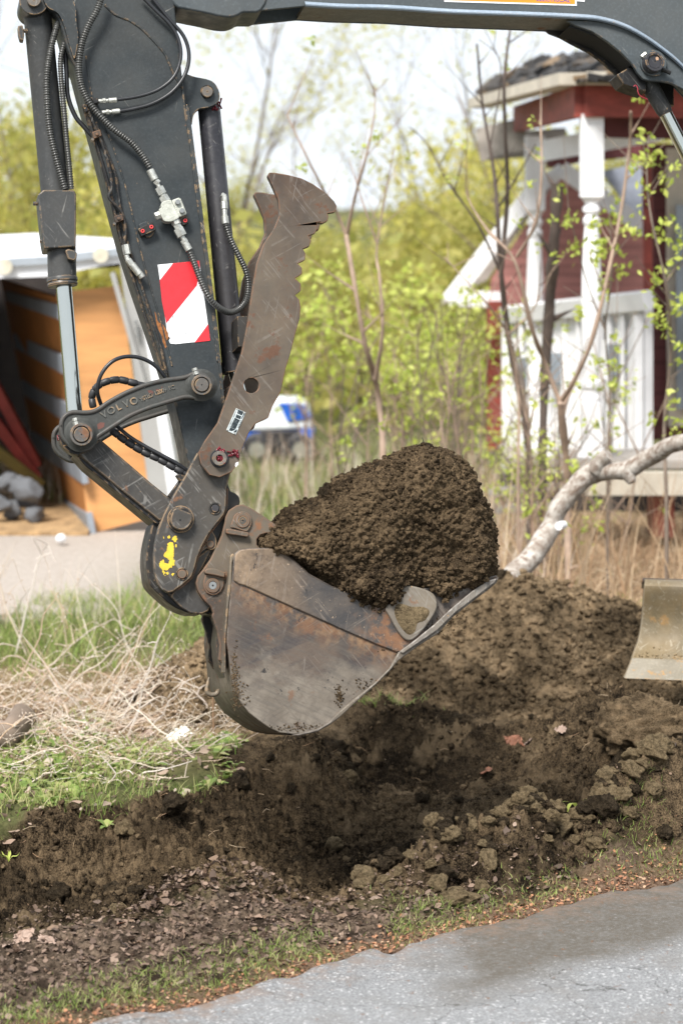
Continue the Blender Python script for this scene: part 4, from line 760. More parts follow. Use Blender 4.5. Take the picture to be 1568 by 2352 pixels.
hk.sweep([L(hc[0]-14, hc[1]-4, -.02), L(hc[0]-11, hc[1]-20, -.02), L(hc[0]-8, hc[1]-34, -.02)], [5*U, 4*U, 1.5*U], 10); hk.build('lifting_hook', M['shell'], BK, smooth=60)
# ---- boom
fl = [(404,-30)]+zR2([(-740,-60)])[:0]+[(420,8),(470,18),(530,24),(600,14),(700,13),(784,18),(900,21),(1034,30),(1200,36),(1334,42),(1384,48),(1434,63),(1484,90),(1534,126),(1568,156),(1640,230),(1700,300)]
BM = plate('boom', [(404,-60),(408,12),(450,22),(525,38),(560,27)]+fl[5:]+[(1900,300),(1900,-200),(404,-200)], .0, .012, M['boom'], EX, bevel=.003)
flp = catmull(fl[5:], 4); PA = [L(x, y, 0) for x, y in flp]; mb = MB(); vs_ = []; n = len(PA)
for ww in (.004, .175): vs_ += [(p.x, ww, p.z+.002) for p in PA]
mb.add(vs_+[(x, y, z+.012) for x, y, z in vs_], [(i, i+1, n+i+1, n+i) for i in range(n-1)]+[(2*n+i, 2*n+i+1, 3*n+i+1, 3*n+i) for i in range(n-1)]); mb.build('underside', worn('underside_paint', (.13,.135,.125), (.17,.17,.15), rustamt=.60, edgeamt=.5, rough=.55, dust=.7), BM, smooth=50)  # colour raised in place of light bounced up from the ground
plate('boom_far_plate', [(404,-60),(408,12),(450,22),(525,38),(560,27)]+fl[5:]+[(1900,300),(1900,-200),(404,-200)], .172, .184, M['boom'], BM, bevel=.003, wref=0)
plate('nose_casting', [(402,10),(406,-30),(600,-30),(600,22),(560,27),(548,33),(530,38),(505,36),(470,28),(430,20)], -.006, .18, M['boom'], BM, bevel=.006, smooth=3)
fp = [L(x, y-5.5, -.002) for x, y in flp]; mb = MB(); vs_ = []; n = len(fp)                      # chamfered edge flange, sky light painted in by its paler colour
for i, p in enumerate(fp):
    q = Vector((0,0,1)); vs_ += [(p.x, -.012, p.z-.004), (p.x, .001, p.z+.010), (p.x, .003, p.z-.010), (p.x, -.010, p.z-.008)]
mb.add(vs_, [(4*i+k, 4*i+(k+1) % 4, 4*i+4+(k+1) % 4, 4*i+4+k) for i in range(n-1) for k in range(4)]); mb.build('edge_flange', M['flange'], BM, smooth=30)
bk1 = zJ([(690,150),(760,190),(880,232),(1000,310),(1100,390),(1180,470),(1225,545),(1265,590),(1300,603),(1400,610),(1480,625),(1568,668),(1700,760),(1900,900),(1900,400),(1568,440),(1450,330),(1300,250),(1150,190),(1000,165),(850,150)])
CB = plate('cylinder_bracket', bk1, .012, .03, M['boom'], BM, bevel=.003); bk2 = [(x-20, y+27) for x, y in bk1[:9]]
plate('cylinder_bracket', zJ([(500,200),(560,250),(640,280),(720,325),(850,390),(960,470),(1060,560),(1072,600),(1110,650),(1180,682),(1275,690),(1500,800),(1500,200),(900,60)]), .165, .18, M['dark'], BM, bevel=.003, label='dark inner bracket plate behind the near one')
plate('bracket_web', zJ([(700,200),(760,215),(950,290),(1100,400),(1180,480),(1250,500),(1250,300),(950,190),(760,150)]), .03, .165, M['hole'], BM, bevel=.002)  # web given hole black: shade inside the bracket put into its colour
plate('spacer_block', zJ([(1068,560),(1160,505),(1240,520),(1290,600),(1290,690),(1200,660),(1120,630)]), .05, .15, M['dark'], BM, bevel=.003)
pj = zJ([(1357,460)])[0]; disc('pivot_boss', pj[0]-3, pj[1]+3, 33, -.004, .03, M['boom'], CB); ring('pivot_ring', *pj, 24, 17.5, -.046, .0, M['cyl'], CB); disc('pivot_pin', *pj, 17.8, -.040, .16, M['cyl'], CB, hole=2.2)
plate('data_tag', zJ([(1360,432),(1372,424),(1384,432),(1384,450),(1366,452)]), -.0415, -.040, plain('tan_tag', (.4,.25,.16)), CB, bevel=0)
stack('keeper_bolt', [(*zJ([(1255,430)])[0], *zJ([(1290,400)])[0], 6, 6)], M['zinc'], CB, -.008); stack('keeper_bolt', [(*zJ([(1410,520)])[0], *zJ([(1475,548)])[0], 5.5, 8)], M['dark'], CB, -.012)
bc = MB(); bc.sweep([L(1480,175,.09), L(1500,210,.09), L(1524,252,.09), L(1529,262,.09)], [24*U, 22*U, 20*U, 17*U], 24); BC = bc.build('boom_cylinder_rod_eye', worn('muddy_black', (.03,.03,.03), (.04,.04,.04), rustamt=.62, rust=(.25,.2,.15), rough=.5), BM, smooth=50)
bc = MB(); bc.sweep([L(1524,252,.09), L(1625,452,.09)], 16.5*U, 24); bc.build('piston_rod', M['chrome'], BC, smooth=40)
tube('grease_string', zJ([(1195,650),(1210,640),(1225,660),(1228,690),(1245,720),(1300,748)]), 1.1, plain('red_string', (.35,.03,.05), .5), BM, w_=.03, n=6)
OS = plate('warning_label', [(1020,-60),(1327,-60),(1342.3,-8),(1342.3,3),(1323.5,1.5),(1324.5,12),(1020,3)], -.0022, -.0006, M['white_st'], BM, bevel=0)
plate('orange_field', [(1020,-60),(1318,-60),(1320,8.5),(1020,-1)], -.0028, -.0021, M['orange_st'], OS, bevel=0)
text3d('ELECTRICAL', 'label_text', 1309.5, 4.2, -1.7, 15.5, -.0029, M['blue_tx'], OS, ext=.0002, bold=.0004, align='RIGHT')
# ---- dozer blade at the right
bl = []; prof = [(1448,1330,9.75),(1478,1330,9.72),(1476,1345,9.66),(1478,1400,9.70),(1476,1440,9.70),(1468,1480,9.66),(1452,1530,9.58),(1434,1558,9.50)]
pw = [MI @ W(x, y, Y_) for x, y, Y_ in [(1474,1352,9.80),(1476,1337,9.76),(1483,1331,9.70),(1480,1345,9.66),(1477,1380,9.67),(1474,1420,9.68),(1467,1465,9.66),(1455,1500,9.62),(1444,1532,9.56),(1433,1557,9.50)]]
dirx = MI.to_3x3() @ Vector((1, -.12, -.012)).normalized(); th = MI.to_3x3() @ Vector((0, .035, -.004)); n = len(pw)
pwc = [Vector(p) for p in catmull([tuple(p) for p in pw], 3)]; n = len(pwc); mb = MB(); mb.add([tuple(p) for p in pwc]+[tuple(p+dirx*1.9) for p in pwc]+[tuple(p+th) for p in pwc]+[tuple(p+th+dirx*1.9) for p in pwc],
   [(i, i+1, n+i+1, n+i) for i in range(n-1)]+[(2*n+i, 2*n+i+1, 3*n+i+1, 3*n+i) for i in range(n-1)]+[(i, i+1, 2*n+i+1, 2*n+i) for i in range(n-1)]+[(n-1, 2*n-1, 4*n-1, 3*n-1), (0, n, 3*n, 2*n)])
DBm = mb.build('dozer_blade', worn('blade_worn_steel', (.11,.09,.055), (.22,.155,.075), scratch=(.4,.36,.28), rust=(.20,.12,.05), rustamt=.56, edge=(.3,.25,.18), edgeamt=.35, rough=.55, dust=.8, blot=4, metal=.1, scr=.6), EX, smooth=40, bevel=.002)
mb = MB(); a_ = MI @ W(1474,1334,9.745); mb.sweep([a_, a_+dirx*1.9], .012, 14); mb.build('top_rail', M['ear'], DBm, smooth=50)
mb = MB(); q0, q1 = pwc[-1], pwc[-6]; mb.add([tuple(q1+Vector((-.002,0,0))+MI.to_3x3()@Vector((0,-.012,0))), tuple(q0+MI.to_3x3()@Vector((0,-.012,0))), tuple(q0+dirx*1.9+MI.to_3x3()@Vector((0,-.012,0))), tuple(q1+dirx*1.9+MI.to_3x3()@Vector((0,-.012,0))),
   tuple(q1), tuple(q0), tuple(q0+dirx*1.9), tuple(q1+dirx*1.9)], [(0,1,2,3),(0,4,5,1),(3,2,6,7),(0,3,7,4),(1,5,6,2)]); mb.build('wear_edge', worn('blade_edge_steel', (.20,.18,.14), (.27,.24,.19), rust=(.30,.17,.06), rustamt=.58, rough=.5, dust=.5, metal=.2), DBm, bevel=.002)
rz = np.random.default_rng(22); q0, q1 = pwc[-6], pwc[-8]; pp = [tuple(q0+(q1-q0)*rz.normal(.2,.35)+dirx*(1.9*rz.random())+MI.to_3x3()@Vector((0,-.004,0))) for _ in range(900)]
scatter_mesh('caked_soil', M['clod'], np.array(pp), .0012+.0045*rz.random(900)**2.5, 1, 6, None, 41, .8, par=DBm)
# ---- soil heaped in the bucket
def soil_load():
    sil = [(590,1255),(612,1222),(640,1212),(662,1190),(700,1172),(728,1160),(760,1150),(775,1118),(800,1106),(838,1082),(872,1060),(905,1040),(945,1026),(972,1022),(1006,1026),(1046,1044),(1086,1066),(1104,1098),(1118,1146),(1134,1176),(1140,1235),(1144,1312),(1136,1332),(1080,1385),(1000,1440),(900,1480),(760,1440),(640,1330)]
    nearp = [(600,1252),(640,1232),(700,1200),(780,1160),(850,1110),(930,1070),(985,1050),(1050,1072),(1086,1112),(1110,1170),(1128,1240),(1142,1318),(1100,1345),(1052,1372),(1040,1400),(990,1352),(950,1352),(920,1364),(885,1378),(830,1366),(790,1352),(740,1325),(700,1300),(650,1266)]
    sil, nearp = [[(x-24*max(0, min(1, (x-960)/170)), y) for x, y in P_] for P_ in (sil, nearp)]
    def scl(P, k, cx, cy): return [(cx+(x-cx)*k, cy+(y-cy)*k) for x, y in P]
    lay = [(-.172, scl(nearp, .55, 930, 1260), -.16), (-.162, scl(nearp, .84, 925, 1265), -.16), (-.146, scl(nearp, .96, 920, 1275), -.145), (-.125, nearp, -.125), (-.04, scl(sil, .975, 900, 1330), -.02), (.07, sil, .07), (.20, sil, .10), (.32, scl(sil, .9, 880, 1400), .10), (.41, scl(sil, .75, 880, 1420), .10)]
    mb = MB(); N = 90; rings = []
    for ww, P, wr in lay:
        q = [L(x, y, wr) for x, y in P]; c = np.array([(p.x, p.z) for p in q]); cen = c.mean(0); c2 = np.vstack([c, c[:1]]); ang = np.linspace(0, 2*math.pi, N, endpoint=False); out = []
        cen = np.array([L(900, 1270, wr).x, L(900, 1270, wr).z])
        for a_ in ang:                                       # star-shaped resample about a common centre
            d = np.array((math.cos(a_), math.sin(a_))); best = .01
            for k in range(len(c)):
                p0, p1 = c2[k]-cen, c2[k+1]-cen; e_ = p1-p0; den = d[0]*e_[1]-d[1]*e_[0]
                if abs(den) < 1e-9: continue
                t_ = (p0[0]*e_[1]-p0[1]*e_[0])/den; u_ = (p0[0]*d[1]-p0[1]*d[0])/den
                if t_ > best and -1e-6 <= u_ <= 1+1e-6: best = t_
            out.append((cen[0]+d[0]*best, ww, cen[1]+d[1]*best))
        rings.append(out)
    vs_ = [p for r in rings for p in r]; fs_ = [(j*N+k, j*N+(k+1) % N, (j+1)*N+(k+1) % N, (j+1)*N+k) for j in range(len(rings)-1) for k in range(N)]; fs_.append(tuple(range(N))); fs_.append(tuple(reversed(range((len(rings)-1)*N, len(rings)*N))))
    mb.add(vs_, fs_)
    o_ = mb.build('soil_load', M['soil_load'], None); m = o_.modifiers.new('r', 'REMESH'); m.mode = 'VOXEL'; m.voxel_size = .0046
    m2 = o_.modifiers.new('s', 'SMOOTH'); m2.iterations = 7; m2.factor = .6
    bpy.context.view_layer.update(); me = bpy.data.meshes.new_from_object(o_.evaluated_get(bpy.context.evaluated_depsgraph_get())); o_.modifiers.clear(); o_.data = me
    nv = len(me.vertices); V = np.zeros(nv*3, np.float32); me.vertices.foreach_get('co', V); V = V.reshape(-1, 3).astype(float); Nn = np.zeros(nv*3, np.float32); me.vertices.foreach_get('normal', Nn); Nn = Nn.reshape(-1, 3)
    msk = np.clip(.5+1.2*vnoise(V, 5, 66), .25, 1); d = .030*fbm(V, 5, 3, seed=60)-.018*msk*np.abs(fbm(V, 13, 3, .6, seed=61))+.009*msk*fbm(V, 36, 3, .65, seed=62)+.0085*fbm(V, 110, 2, .6, seed=63)+.003
    V = V+Nn*d[:,None]; me.vertices.foreach_set('co', V.astype(np.float32).ravel()); me.polygons.foreach_set('use_smooth', [True]*len(me.polygons)); me.update()
    me.materials.clear(); me.materials.append(M['soil_load']); me.name = 'soil_load'
    o_.matrix_world = MX; o_['label'] = 'heaped load of dark brown soil filling the excavator bucket'; o_['category'] = 'soil heap'
    # crumbs clinging to it
    r3 = np.random.default_rng(8); idx = r3.integers(0, nv, 22000); idx = idx[V[idx,1] < .32]; Wp = (np.c_[V[idx], np.ones(len(idx))] @ np.array(MX).T)[:, :3]
    scatter_mesh('load_crumbs', M['soil_load'], Wp, .0018+.0125*r3.random(len(idx))**3.6, 1, 8, 'small soil crumbs sticking to the bucket load', 9)
    for x_, y_, s_, w_ in ((752,1132,.036,.05),(975,1040,.048,.05),(1008,1046,.036,.0),(918,1056,.040,.02),(1050,1060,.032,.04),(948,1066,.034,-.05),(870,1078,.034,.0),(720,1168,.03,.0),(880,1075,.026,.05),(700,1176,.024,.03),(832,1096,.022,.06),(950,1050,.03,.1)):
        p = MX @ L(x_, y_, w_); lab = {752: 'upright lump of soil standing on the left shoulder of the bucket load', 975: 'largest dark clod crowning the top of the bucket load'}.get(x_, 'clod on top of the soil heaped in the bucket')
        q = clod(p.x, p.y, s_, True, lab, 'clods on the bucket load' if x_ not in (752, 975) else None, z=p.z, up=0, st=(1, .9, 1.25) if x_ == 752 else (1, 1, .9))
        q.data = CD[random.randrange(5)]
soil_load()
mb = MB(); mb.sweep([MX @ L(978,1030,.06), MX @ L(974,1018,.06), MX @ L(969,1004,.06)], [.0025, .002, .001], 6); mb.sweep([MX @ L(974,1018,.06), MX @ L(968,1014,.06)], [.002, .0006], 6); mb.build('twig', M['hole'], None, label='short dark twig sticking up from the bucket load', cat='twig')
# ------------------------------------------------------------ house with the rotting porch
M['redpaint'] = plain('faded_red_paint', (.23,.045,.032), .7, 0, .45, 5, .3, (1,1,3))
M['redpaint2'] = plain('dark_red_siding', (.115,.030,.032), .7, 0, .35, 6, .3)
M['whitep'] = plain('white_trim', (.80,.80,.81), .6, 0, .1, 5, .2)
M['cream'] = plain('cream_boards', (.50,.45,.37), .7, 0, .2, 5, .3)
M['greyb'] = plain('weathered_grey_boards', (.30,.27,.24), .85, 0, .4, 8, .5, (.2,1,1))
M['shing'] = tinted('rotten_shingles', [(.012,.011,.011),(.03,.027,.025),(.07,.055,.042),(.17,.115,.065),(.022,.022,.024)], .9)
M['glass'] = plain('dim_window_glass', (.22,.25,.28), .12, 0, .3, 2, 0)
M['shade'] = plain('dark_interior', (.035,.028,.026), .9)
M['brick'] = plain('red_brick', (.26,.08,.055), .9, 0, .4, 14, .4)
def siding(name, base, pitch=.085):
    t = NT(name); sx = t.n('ShaderNodeSeparateXYZ', i_0=t.co); fr = t.math('FRACT', t.math('DIVIDE', sx.outputs[2], pitch))
    g = t.ramp(fr, .0, .16); c = t.mix(t.ramp(t.noise(6, 6, .7, stretch=(.3,1,2)), .3, .7), tuple(x*.75 for x in base), tuple(x*1.3 for x in base))
    c = t.mix(g, tuple(x*.35 for x in base), c); return t.done(c, .75, 0, t.bump(fr, .8, .012))
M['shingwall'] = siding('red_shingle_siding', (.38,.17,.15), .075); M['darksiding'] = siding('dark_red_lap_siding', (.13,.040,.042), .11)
HS = empty('house', 'dark red house with white turned porch posts and rotting porch roof behind saplings', 'house', (2.5, 16.5, 0))
HI = Matrix.Translation((-2.5, -16.5, 0))
def hb(mb): mb.v = [tuple(HI @ Vector(v)) for v in mb.v]; return mb
def quadslab(mb, pts, th, mi=0):
    P = [Vector(p) for p in pts]; n = (P[1]-P[0]).cross(P[2]-P[0]).normalized()*th; k = len(P)
    mb.add(P+[p+n for p in P], [tuple(range(k)), tuple(reversed(range(k, 2*k)))]+[(i, (i+1) % k, k+(i+1) % k, k+i) for i in range(k)], mi)
def Wq(Y, *pts): return [W(x, y, Y) for x, y in pts]
# gable wall behind the porch
wl = MB(); quadslab(wl, Wq(19.2, (1120,1010),(1120,690),(1130,640),(1290,395),(1500,545),(1500,1010)), .15); hb(wl).build('gable_wall', M['shingwall'], HS)
mb = MB()
for (a_, b_, Y_, h_) in (((1030,692),(1222,440),19.0,.10), ((1290,388),(1490,530),18.9,.13)): mb.beam(W(*a_, Y_-.55), W(*b_, Y_-.55), .12, h_, up=(0,1,0))
mb.beam(W(1222,440,18.4), W(1292,388,18.4), .1, .1, up=(0,1,0)); hb(mb).build('bargeboard', M['whitep'], HS)
mb = MB(); quadslab(mb, Wq(19.3, (1018,700),(1030,680),(1222,432),(1290,380),(1290,420),(1230,470),(1120,640)), .5); hb(mb).build('gable_eave', M['greyb'], HS)
mb = MB(); mb.beam(W(1032,684,19.0), W(1160,688,19.0), .12, .075, up=(0,1,0)); hb(mb).build('eave_return', M['whitep'], HS)
mb = MB(); mb.beam(W(1160,722,18.7), W(1490,688,16.1), .12, .085, up=(0,1,0)); hb(mb).build('horizontal_fascia', M['whitep'], HS)
mb = MB(); quadslab(mb, [W(1150,735,18.9), W(1480,705,16.3), W(1480,1075,16.3), W(1150,1075,18.9)], .06); hb(mb).build('pale_lower_wall', M['whitep'], HS)
for k, (x0, y0, x1, y1) in enumerate(((1395,790,1455,862),(1262,810,1312,880),(1190,820,1222,890))):
    mb = MB(); Yb = float(np.interp(x0, [1150,1480], [18.9,16.3]))-.30; quadslab(mb, Wq(Yb, (x0-8,y0-8),(x1+8,y0-8),(x1+8,y1+8),(x0-8,y1+8)), .04); fr_ = hb(mb).build('window', M['whitep'], HS); mb = MB(); quadslab(mb, Wq(Yb-.04, (x0,y0),(x1,y0),(x1,y1),(x0,y1)), .02); hb(mb).build('pane', M['glass'], fr_)
mb = MB(); mb.box(W(1118,1030,19.0)-Vector((0,.12,0)), W(1150,690,19.0)+Vector((0,.12,0))); hb(mb).build('corner_post', M['redpaint'], HS)
for x0, x1 in ((1152,1172),(1192,1200),(1210,1224),(1252,1262),(1290,1302),(1322,1332),(1376,1384),(1392,1404),(1424,1432),(1455,1475)):
    Yb = float(np.interp(x0, [1150,1480], [18.9,16.3]))-.17; mb = MB(); mb.box(W(x0,1065,Yb)-Vector((0,.04,0)), W(x1,722,Yb)+Vector((0,.04,0))); hb(mb).build('white_board', M['whitep'], HS)
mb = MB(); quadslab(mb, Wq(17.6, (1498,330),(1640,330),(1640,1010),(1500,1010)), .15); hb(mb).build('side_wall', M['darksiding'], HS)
mb = MB(); mb.sweep([W(1484,300,17.3), W(1488,700,17.3), W(1490,1010,17.3)], .034, 10); hb(mb).build('downpipe', M['redpaint'], HS)
mb = MB(); quadslab(mb, Wq(17.4, (1530,340),(1640,340),(1640,980),(1534,980)), .04); fr_ = hb(mb).build('window', M['cream'], HS); mb = MB(); quadslab(mb, Wq(17.33, (1552,470),(1625,470),(1625,940),(1554,940)), .03); hb(mb).build('pane', M['glass'], fr_)
mb = MB(); quadslab(mb, Wq(19.1, (1380,392),(1478,372),(1478,505),(1445,480),(1392,410)), .03); hb(mb).build('upper_pane', plain('pale_reflecting_glass', (.30,.33,.40), .3), HS)
mb = MB(); mb.beam(W(1385,352,18.7), W(1500,340,18.7), .1, .14, up=(0,1,0)); mb.beam(W(1255,372,18.9), W(1400,345,18.9), .1, .22, up=(0,1,0)); hb(mb).build('rear_frieze', M['redpaint2'], HS)
# porch
for cx, Y_, ytop, ysq, ybot, half, seed in ((1228,18.2,312,482,1058,22,1),(1358,15.0,262,452,1050,25.5,2)):
    s_ = Y_/FP; mb = MB(); a_ = W(cx-half, ysq, Y_); b_ = W(cx+half, ytop, Y_); hw = (b_.x-a_.x)/2; cxw = (a_.x+b_.x)/2
    mb.box((cxw-hw, Y_-hw, a_.z), (cxw+hw, Y_+hw, b_.z)); zs = a_.z; zb = W(cx, ybot, Y_).z; H_ = zs-zb
    prof = [(0,.98),(.012,.80),(.02,.62),(.035,.62),(.04,.80),(.055,.80),(.06,.60),(.075,.58),(.085,.78),(.10,.78),(.11,.62),(.16,.72),(.30,.88),(.45,.92),(.58,.86),(.66,.74),(.70,.66),(.71,.86),(.73,.88),(.74,.70),(.76,.70),(.77,.92),(.79,.92)]
    mb.sweep([Vector((cxw+(.9-1)*0, Y_, zs-H_*u)) for u, r in prof], [hw*r for u, r in prof], 20); mb.box((cxw-hw*.95, Y_-hw*.95, zb), (cxw+hw*.95, Y_+hw*.95, zs-H_*.79))
    mb.sweep([Vector((cxw, Y_, zb+.03+.16*0)), Vector((cxw, Y_, zb))], [hw*1.2, hw*1.25], 4); hb(mb).build('porch_post', M['whitep'], HS, smooth=35, label=('turned white porch post at the near corner' if seed == 2 else 'turned white porch post farther back on the left'))
fr1 = MB()
def band(mb, P, hgt, th=.06):
    for (a_, b_) in zip(P, P[1:]): quadslab(mb, [a_, b_, b_+Vector((0,0,hgt)), a_+Vector((0,0,hgt))], th)
Pc = [W(1196,302,18.7), W(1341,268,14.95), W(1720,272,14.95)]
band(fr1, Pc, .195); hb(fr1).build('porch_frieze', M['redpaint'], HS)
mb = MB(); band(mb, [p+Vector((0,-.03,.195)) for p in (W(1122,307,18.6), W(1341,268,14.9), W(1720,272,14.9))], .075, .16); hb(mb).build('soffit_board', M['cream'], HS)
mb = MB(); mb.beam(W(1100,340,18.9), W(1300,322,18.9), .2, .08, up=(0,1,0)); mb.beam(W(1100,330,18.9), W(1210,305,18.6), .25, .03, up=(0,1,0)); hb(mb).build('rear_eave', M['greyb'], HS)
mb = MB(); mb.beam(W(1250,345,17.5), W(1500,300,16.2), .15, .09, up=(0,1,0)); hb(mb).build('rear_beam', M['whitep'], HS)
mb = MB(); mb.beam(W(1340,278,15.4), W(1720,286,15.4), .2, .09, up=(0,1,0)); hb(mb).build('inner_beam', M['redpaint2'], HS)
rs = random.Random(3); mb = MB()                                 # ragged layers of old shingles
e0, e1, e2 = W(1098,212,19.2), W(1335,186,14.6), W(1750,190,14.6); r0, r1, r2_ = W(1232,142,19.5), W(1400,124,17.5), W(1750,128,17.5)
for lay in range(7):
    u = lay/6.0
    for (a0, a1, b0, b1, n_) in ((e0, e1, r0, r1, 17), (e1, e2, r1, r2_, 14)):
        for k in range(n_):
            if rs.random() < .12: continue
            t0, t1 = k/n_, (k+1.25)/n_; A = a0.lerp(a1, t0).lerp(b0.lerp(b1, t0), u*.8); B = a0.lerp(a1, min(1,t1)).lerp(b0.lerp(b1, min(1,t1)), u*.8); up_ = (b0.lerp(b1, t0)-a0.lerp(a1, t0))*rs.uniform(.2,.34)
            j = lambda s_: Vector((rs.gauss(0,s_*1.3), rs.gauss(0,s_), rs.gauss(0,s_*.8)+rs.random()*.02)); P = [A+j(.022), B+j(.022), B+up_+j(.02), A+up_+j(.02)]; mb2 = len(mb.v); th_ = Vector((0,0,rs.uniform(.01,.03))); mb.add(P+[p+th_ for p in P], [(0,1,2,3),(7,6,5,4),(0,4,5,1),(1,5,6,2),(2,6,7,3),(3,7,4,0)], 0, rs.random()**1.5*.75)
quadslab(mb, [e0+Vector((.1,.1,0)), e1+Vector((0,.1,0)), r1, r0], .02); quadslab(mb, [e1+Vector((0,.1,0)), e2+Vector((0,.1,0)), r2_, r1], .02)
for k in range(26): p = e0.lerp(e1, rs.random())+Vector((0,-.04,rs.uniform(-.03,.03))); mb.beam(p, p+Vector((rs.uniform(.1,.35), rs.uniform(-.5,-.1), rs.uniform(-.02,.06))), .05, .03, t=rs.choice((.7,.75,.3)))
hb(mb).build('porch_roof', M['shing'], HS)
mb = MB(); mb.box(W(1165,1072,17.6), W(1300,1056,17.6)+Vector((0,1,0))); hb(mb).build('rear_floor_edge', M['greyb'], HS); mb = MB(); mb.box(W(1290,1070,15.0)+Vector((0,-.15,0)), W(1720,1052,15.0)+Vector((0,.55,0))); hb(mb).build('porch_floor', M['greyb'], HS)
mb = MB(); mb.box(W(1196,1100,17.3), W(1300,1083,17.3)+Vector((0,.1,0))); hb(mb).build('floor_skirt', M['cream'], HS); mb = MB(); mb.box(W(1345,1138,14.7), W(1720,1085,14.7)+Vector((0,.08,0))); hb(mb).build('floor_skirt', M['cream'], HS)
mb = MB(); mb.box(W(1150,1210,17.0), W(1720,1090,17.0)+Vector((0,.1,0))); hb(mb).build('crawl_space_shade', M['shade'], HS)  # near-black panel painted in for the shade under the porch floor
mb = MB()
for x_ in (1500,1585): mb.box(W(x_,1235,15.1), W(x_+48,1140,15.1)+Vector((0,.3,0)))
hb(mb).build('brick_pier', M['brick'], HS)
for (x0, y0, x1, y1, Y_) in ((1130,1130,1330,1112,15.6),(1150,1170,1300,1158,15.4)):
    mb = MB(); mb.beam(W(x0,y0,Y_), W(x1,y1,Y_-.3), .12, .045, up=(0,0,1)); hb(mb).build('fallen_plank', M['greyb'], HS)

# ------------------------------------------------------------ open box trailer on the left
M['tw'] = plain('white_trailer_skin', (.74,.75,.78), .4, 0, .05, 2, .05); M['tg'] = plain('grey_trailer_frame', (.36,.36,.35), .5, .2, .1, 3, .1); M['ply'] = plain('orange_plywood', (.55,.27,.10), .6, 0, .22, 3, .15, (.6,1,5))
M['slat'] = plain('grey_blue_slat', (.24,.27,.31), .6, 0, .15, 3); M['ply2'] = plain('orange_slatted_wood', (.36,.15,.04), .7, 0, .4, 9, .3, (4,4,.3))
TR = empty('box_trailer', 'open white box trailer with orange plywood door and grey slatted inner wall', 'trailer', (-2, 16, 0)); TI = Matrix.Translation((2, -16, 0))
def tb(mb): mb.v = [tuple(TI @ Vector(v)) for v in mb.v]; return mb
q = lambda Y1, pts: [W(*p) if len(p) == 3 else W(*p, Y1) for p in pts]
mb = MB(); quadslab(mb, q(15.8, [(-420,655),(-420,600),(108,575,15.8),(290,548,15.8),(292,600,15.8),(108,634,15.8)]), -.05); tb(mb).build('header', M['tw'], TR)
mb = MB(); quadslab(mb, [W(-420,622,15.8), W(110,592,15.8), W(292,570,15.8), W(276,548,17.6), W(82,535,17.9), W(-420,560,17.9)], .03); tb(mb).build('roof', M['tw'], TR)
mb = MB(); mb.beam(W(-420,625,15.74), W(110,597,15.74), .05, .05, up=(0,1,0)); mb.beam(W(110,597,15.74), W(292,575,15.74), .05, .05, up=(0,1,0)); rt = tb(mb).build('roof_rail', plain('aluminium_rail', (.45,.49,.54), .35, .5, .1), TR)
for x_, y_ in ((12,612),(232,585),(360,560)):
    mb = MB(); p = W(x_, y_, 15.7); mb.sweep([p, p+Vector((0,-.03,0))], .05, 14); tb(mb).build('marker_lamp', plain('clear_lamp_lens', (.6,.56,.45), .2), rt)
mb = MB(); quadslab(mb, q(15.8, [(277,602),(318,600),(400,1150),(352,1195)]), -.06); po = tb(mb).build('door_frame', M['tg'], TR)
for x_, y_ in ((313,740),(315,755),(317,770),(333,757)): mb = MB(); p = W(x_, y_, 15.72); mb.sweep([p, p+Vector((0,-.03,0))], .012, 10); tb(mb).build('hinge_bolt', M['bluebolt'], po)
mb = MB(); quadslab(mb, q(15.85, [(318,600),(326,600),(420,1110),(398,1150)]), -.3); tb(mb).build('outer_side', M['tw'], TR)
mb = MB(); mb.beam(W(258,625,15.7), W(335,900,15.7), .03, .03, up=(0,1,0)); tb(mb).build('strut', M['tg'], TR)
mb = MB(); quadslab(mb, q(15.95, [(130,672),(277,655),(350,1190),(206,1226)]), .03); tb(mb).build('plywood_door', M['ply'], TR)
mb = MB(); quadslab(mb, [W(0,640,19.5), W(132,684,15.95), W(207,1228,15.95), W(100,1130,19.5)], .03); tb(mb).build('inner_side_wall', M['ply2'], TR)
for (a_, b_, c, d) in (((14,666),(134,700),(136,734),(18,690)), ((34,763),(144,818),(150,862),(38,797)), ((52,872),(158,930),(166,980),(58,904)), ((70,990),(180,1052),(190,1112),(80,1030)), ((95,1115),(198,1180),(207,1230),(102,1150))):
    mb = MB(); quadslab(mb, [W(*a_, 19.3)+Vector((0,-.1,0)), W(*b_, 15.85), W(*c, 15.85), W(*d, 19.3)+Vector((0,-.1,0))], .04); tb(mb).build('wall_slat', M['slat'], TR)
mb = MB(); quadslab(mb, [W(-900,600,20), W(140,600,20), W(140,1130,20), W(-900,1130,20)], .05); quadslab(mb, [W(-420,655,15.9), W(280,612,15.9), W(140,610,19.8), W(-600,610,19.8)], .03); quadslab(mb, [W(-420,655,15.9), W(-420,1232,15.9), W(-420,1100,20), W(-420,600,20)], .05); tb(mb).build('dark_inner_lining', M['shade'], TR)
mb = MB(); mb.box((W(-420,1232,15.8).x, 15.75, .005), (W(207,1228,15.9).x, 19.8, .03)); tb(mb).build('floor', plain('straw_littered_floor', (.34,.22,.11), .9, 0, .5, 14, .5), TR)
rr = random.Random(4)
TGc = 'grey stones dumped in the trailer'
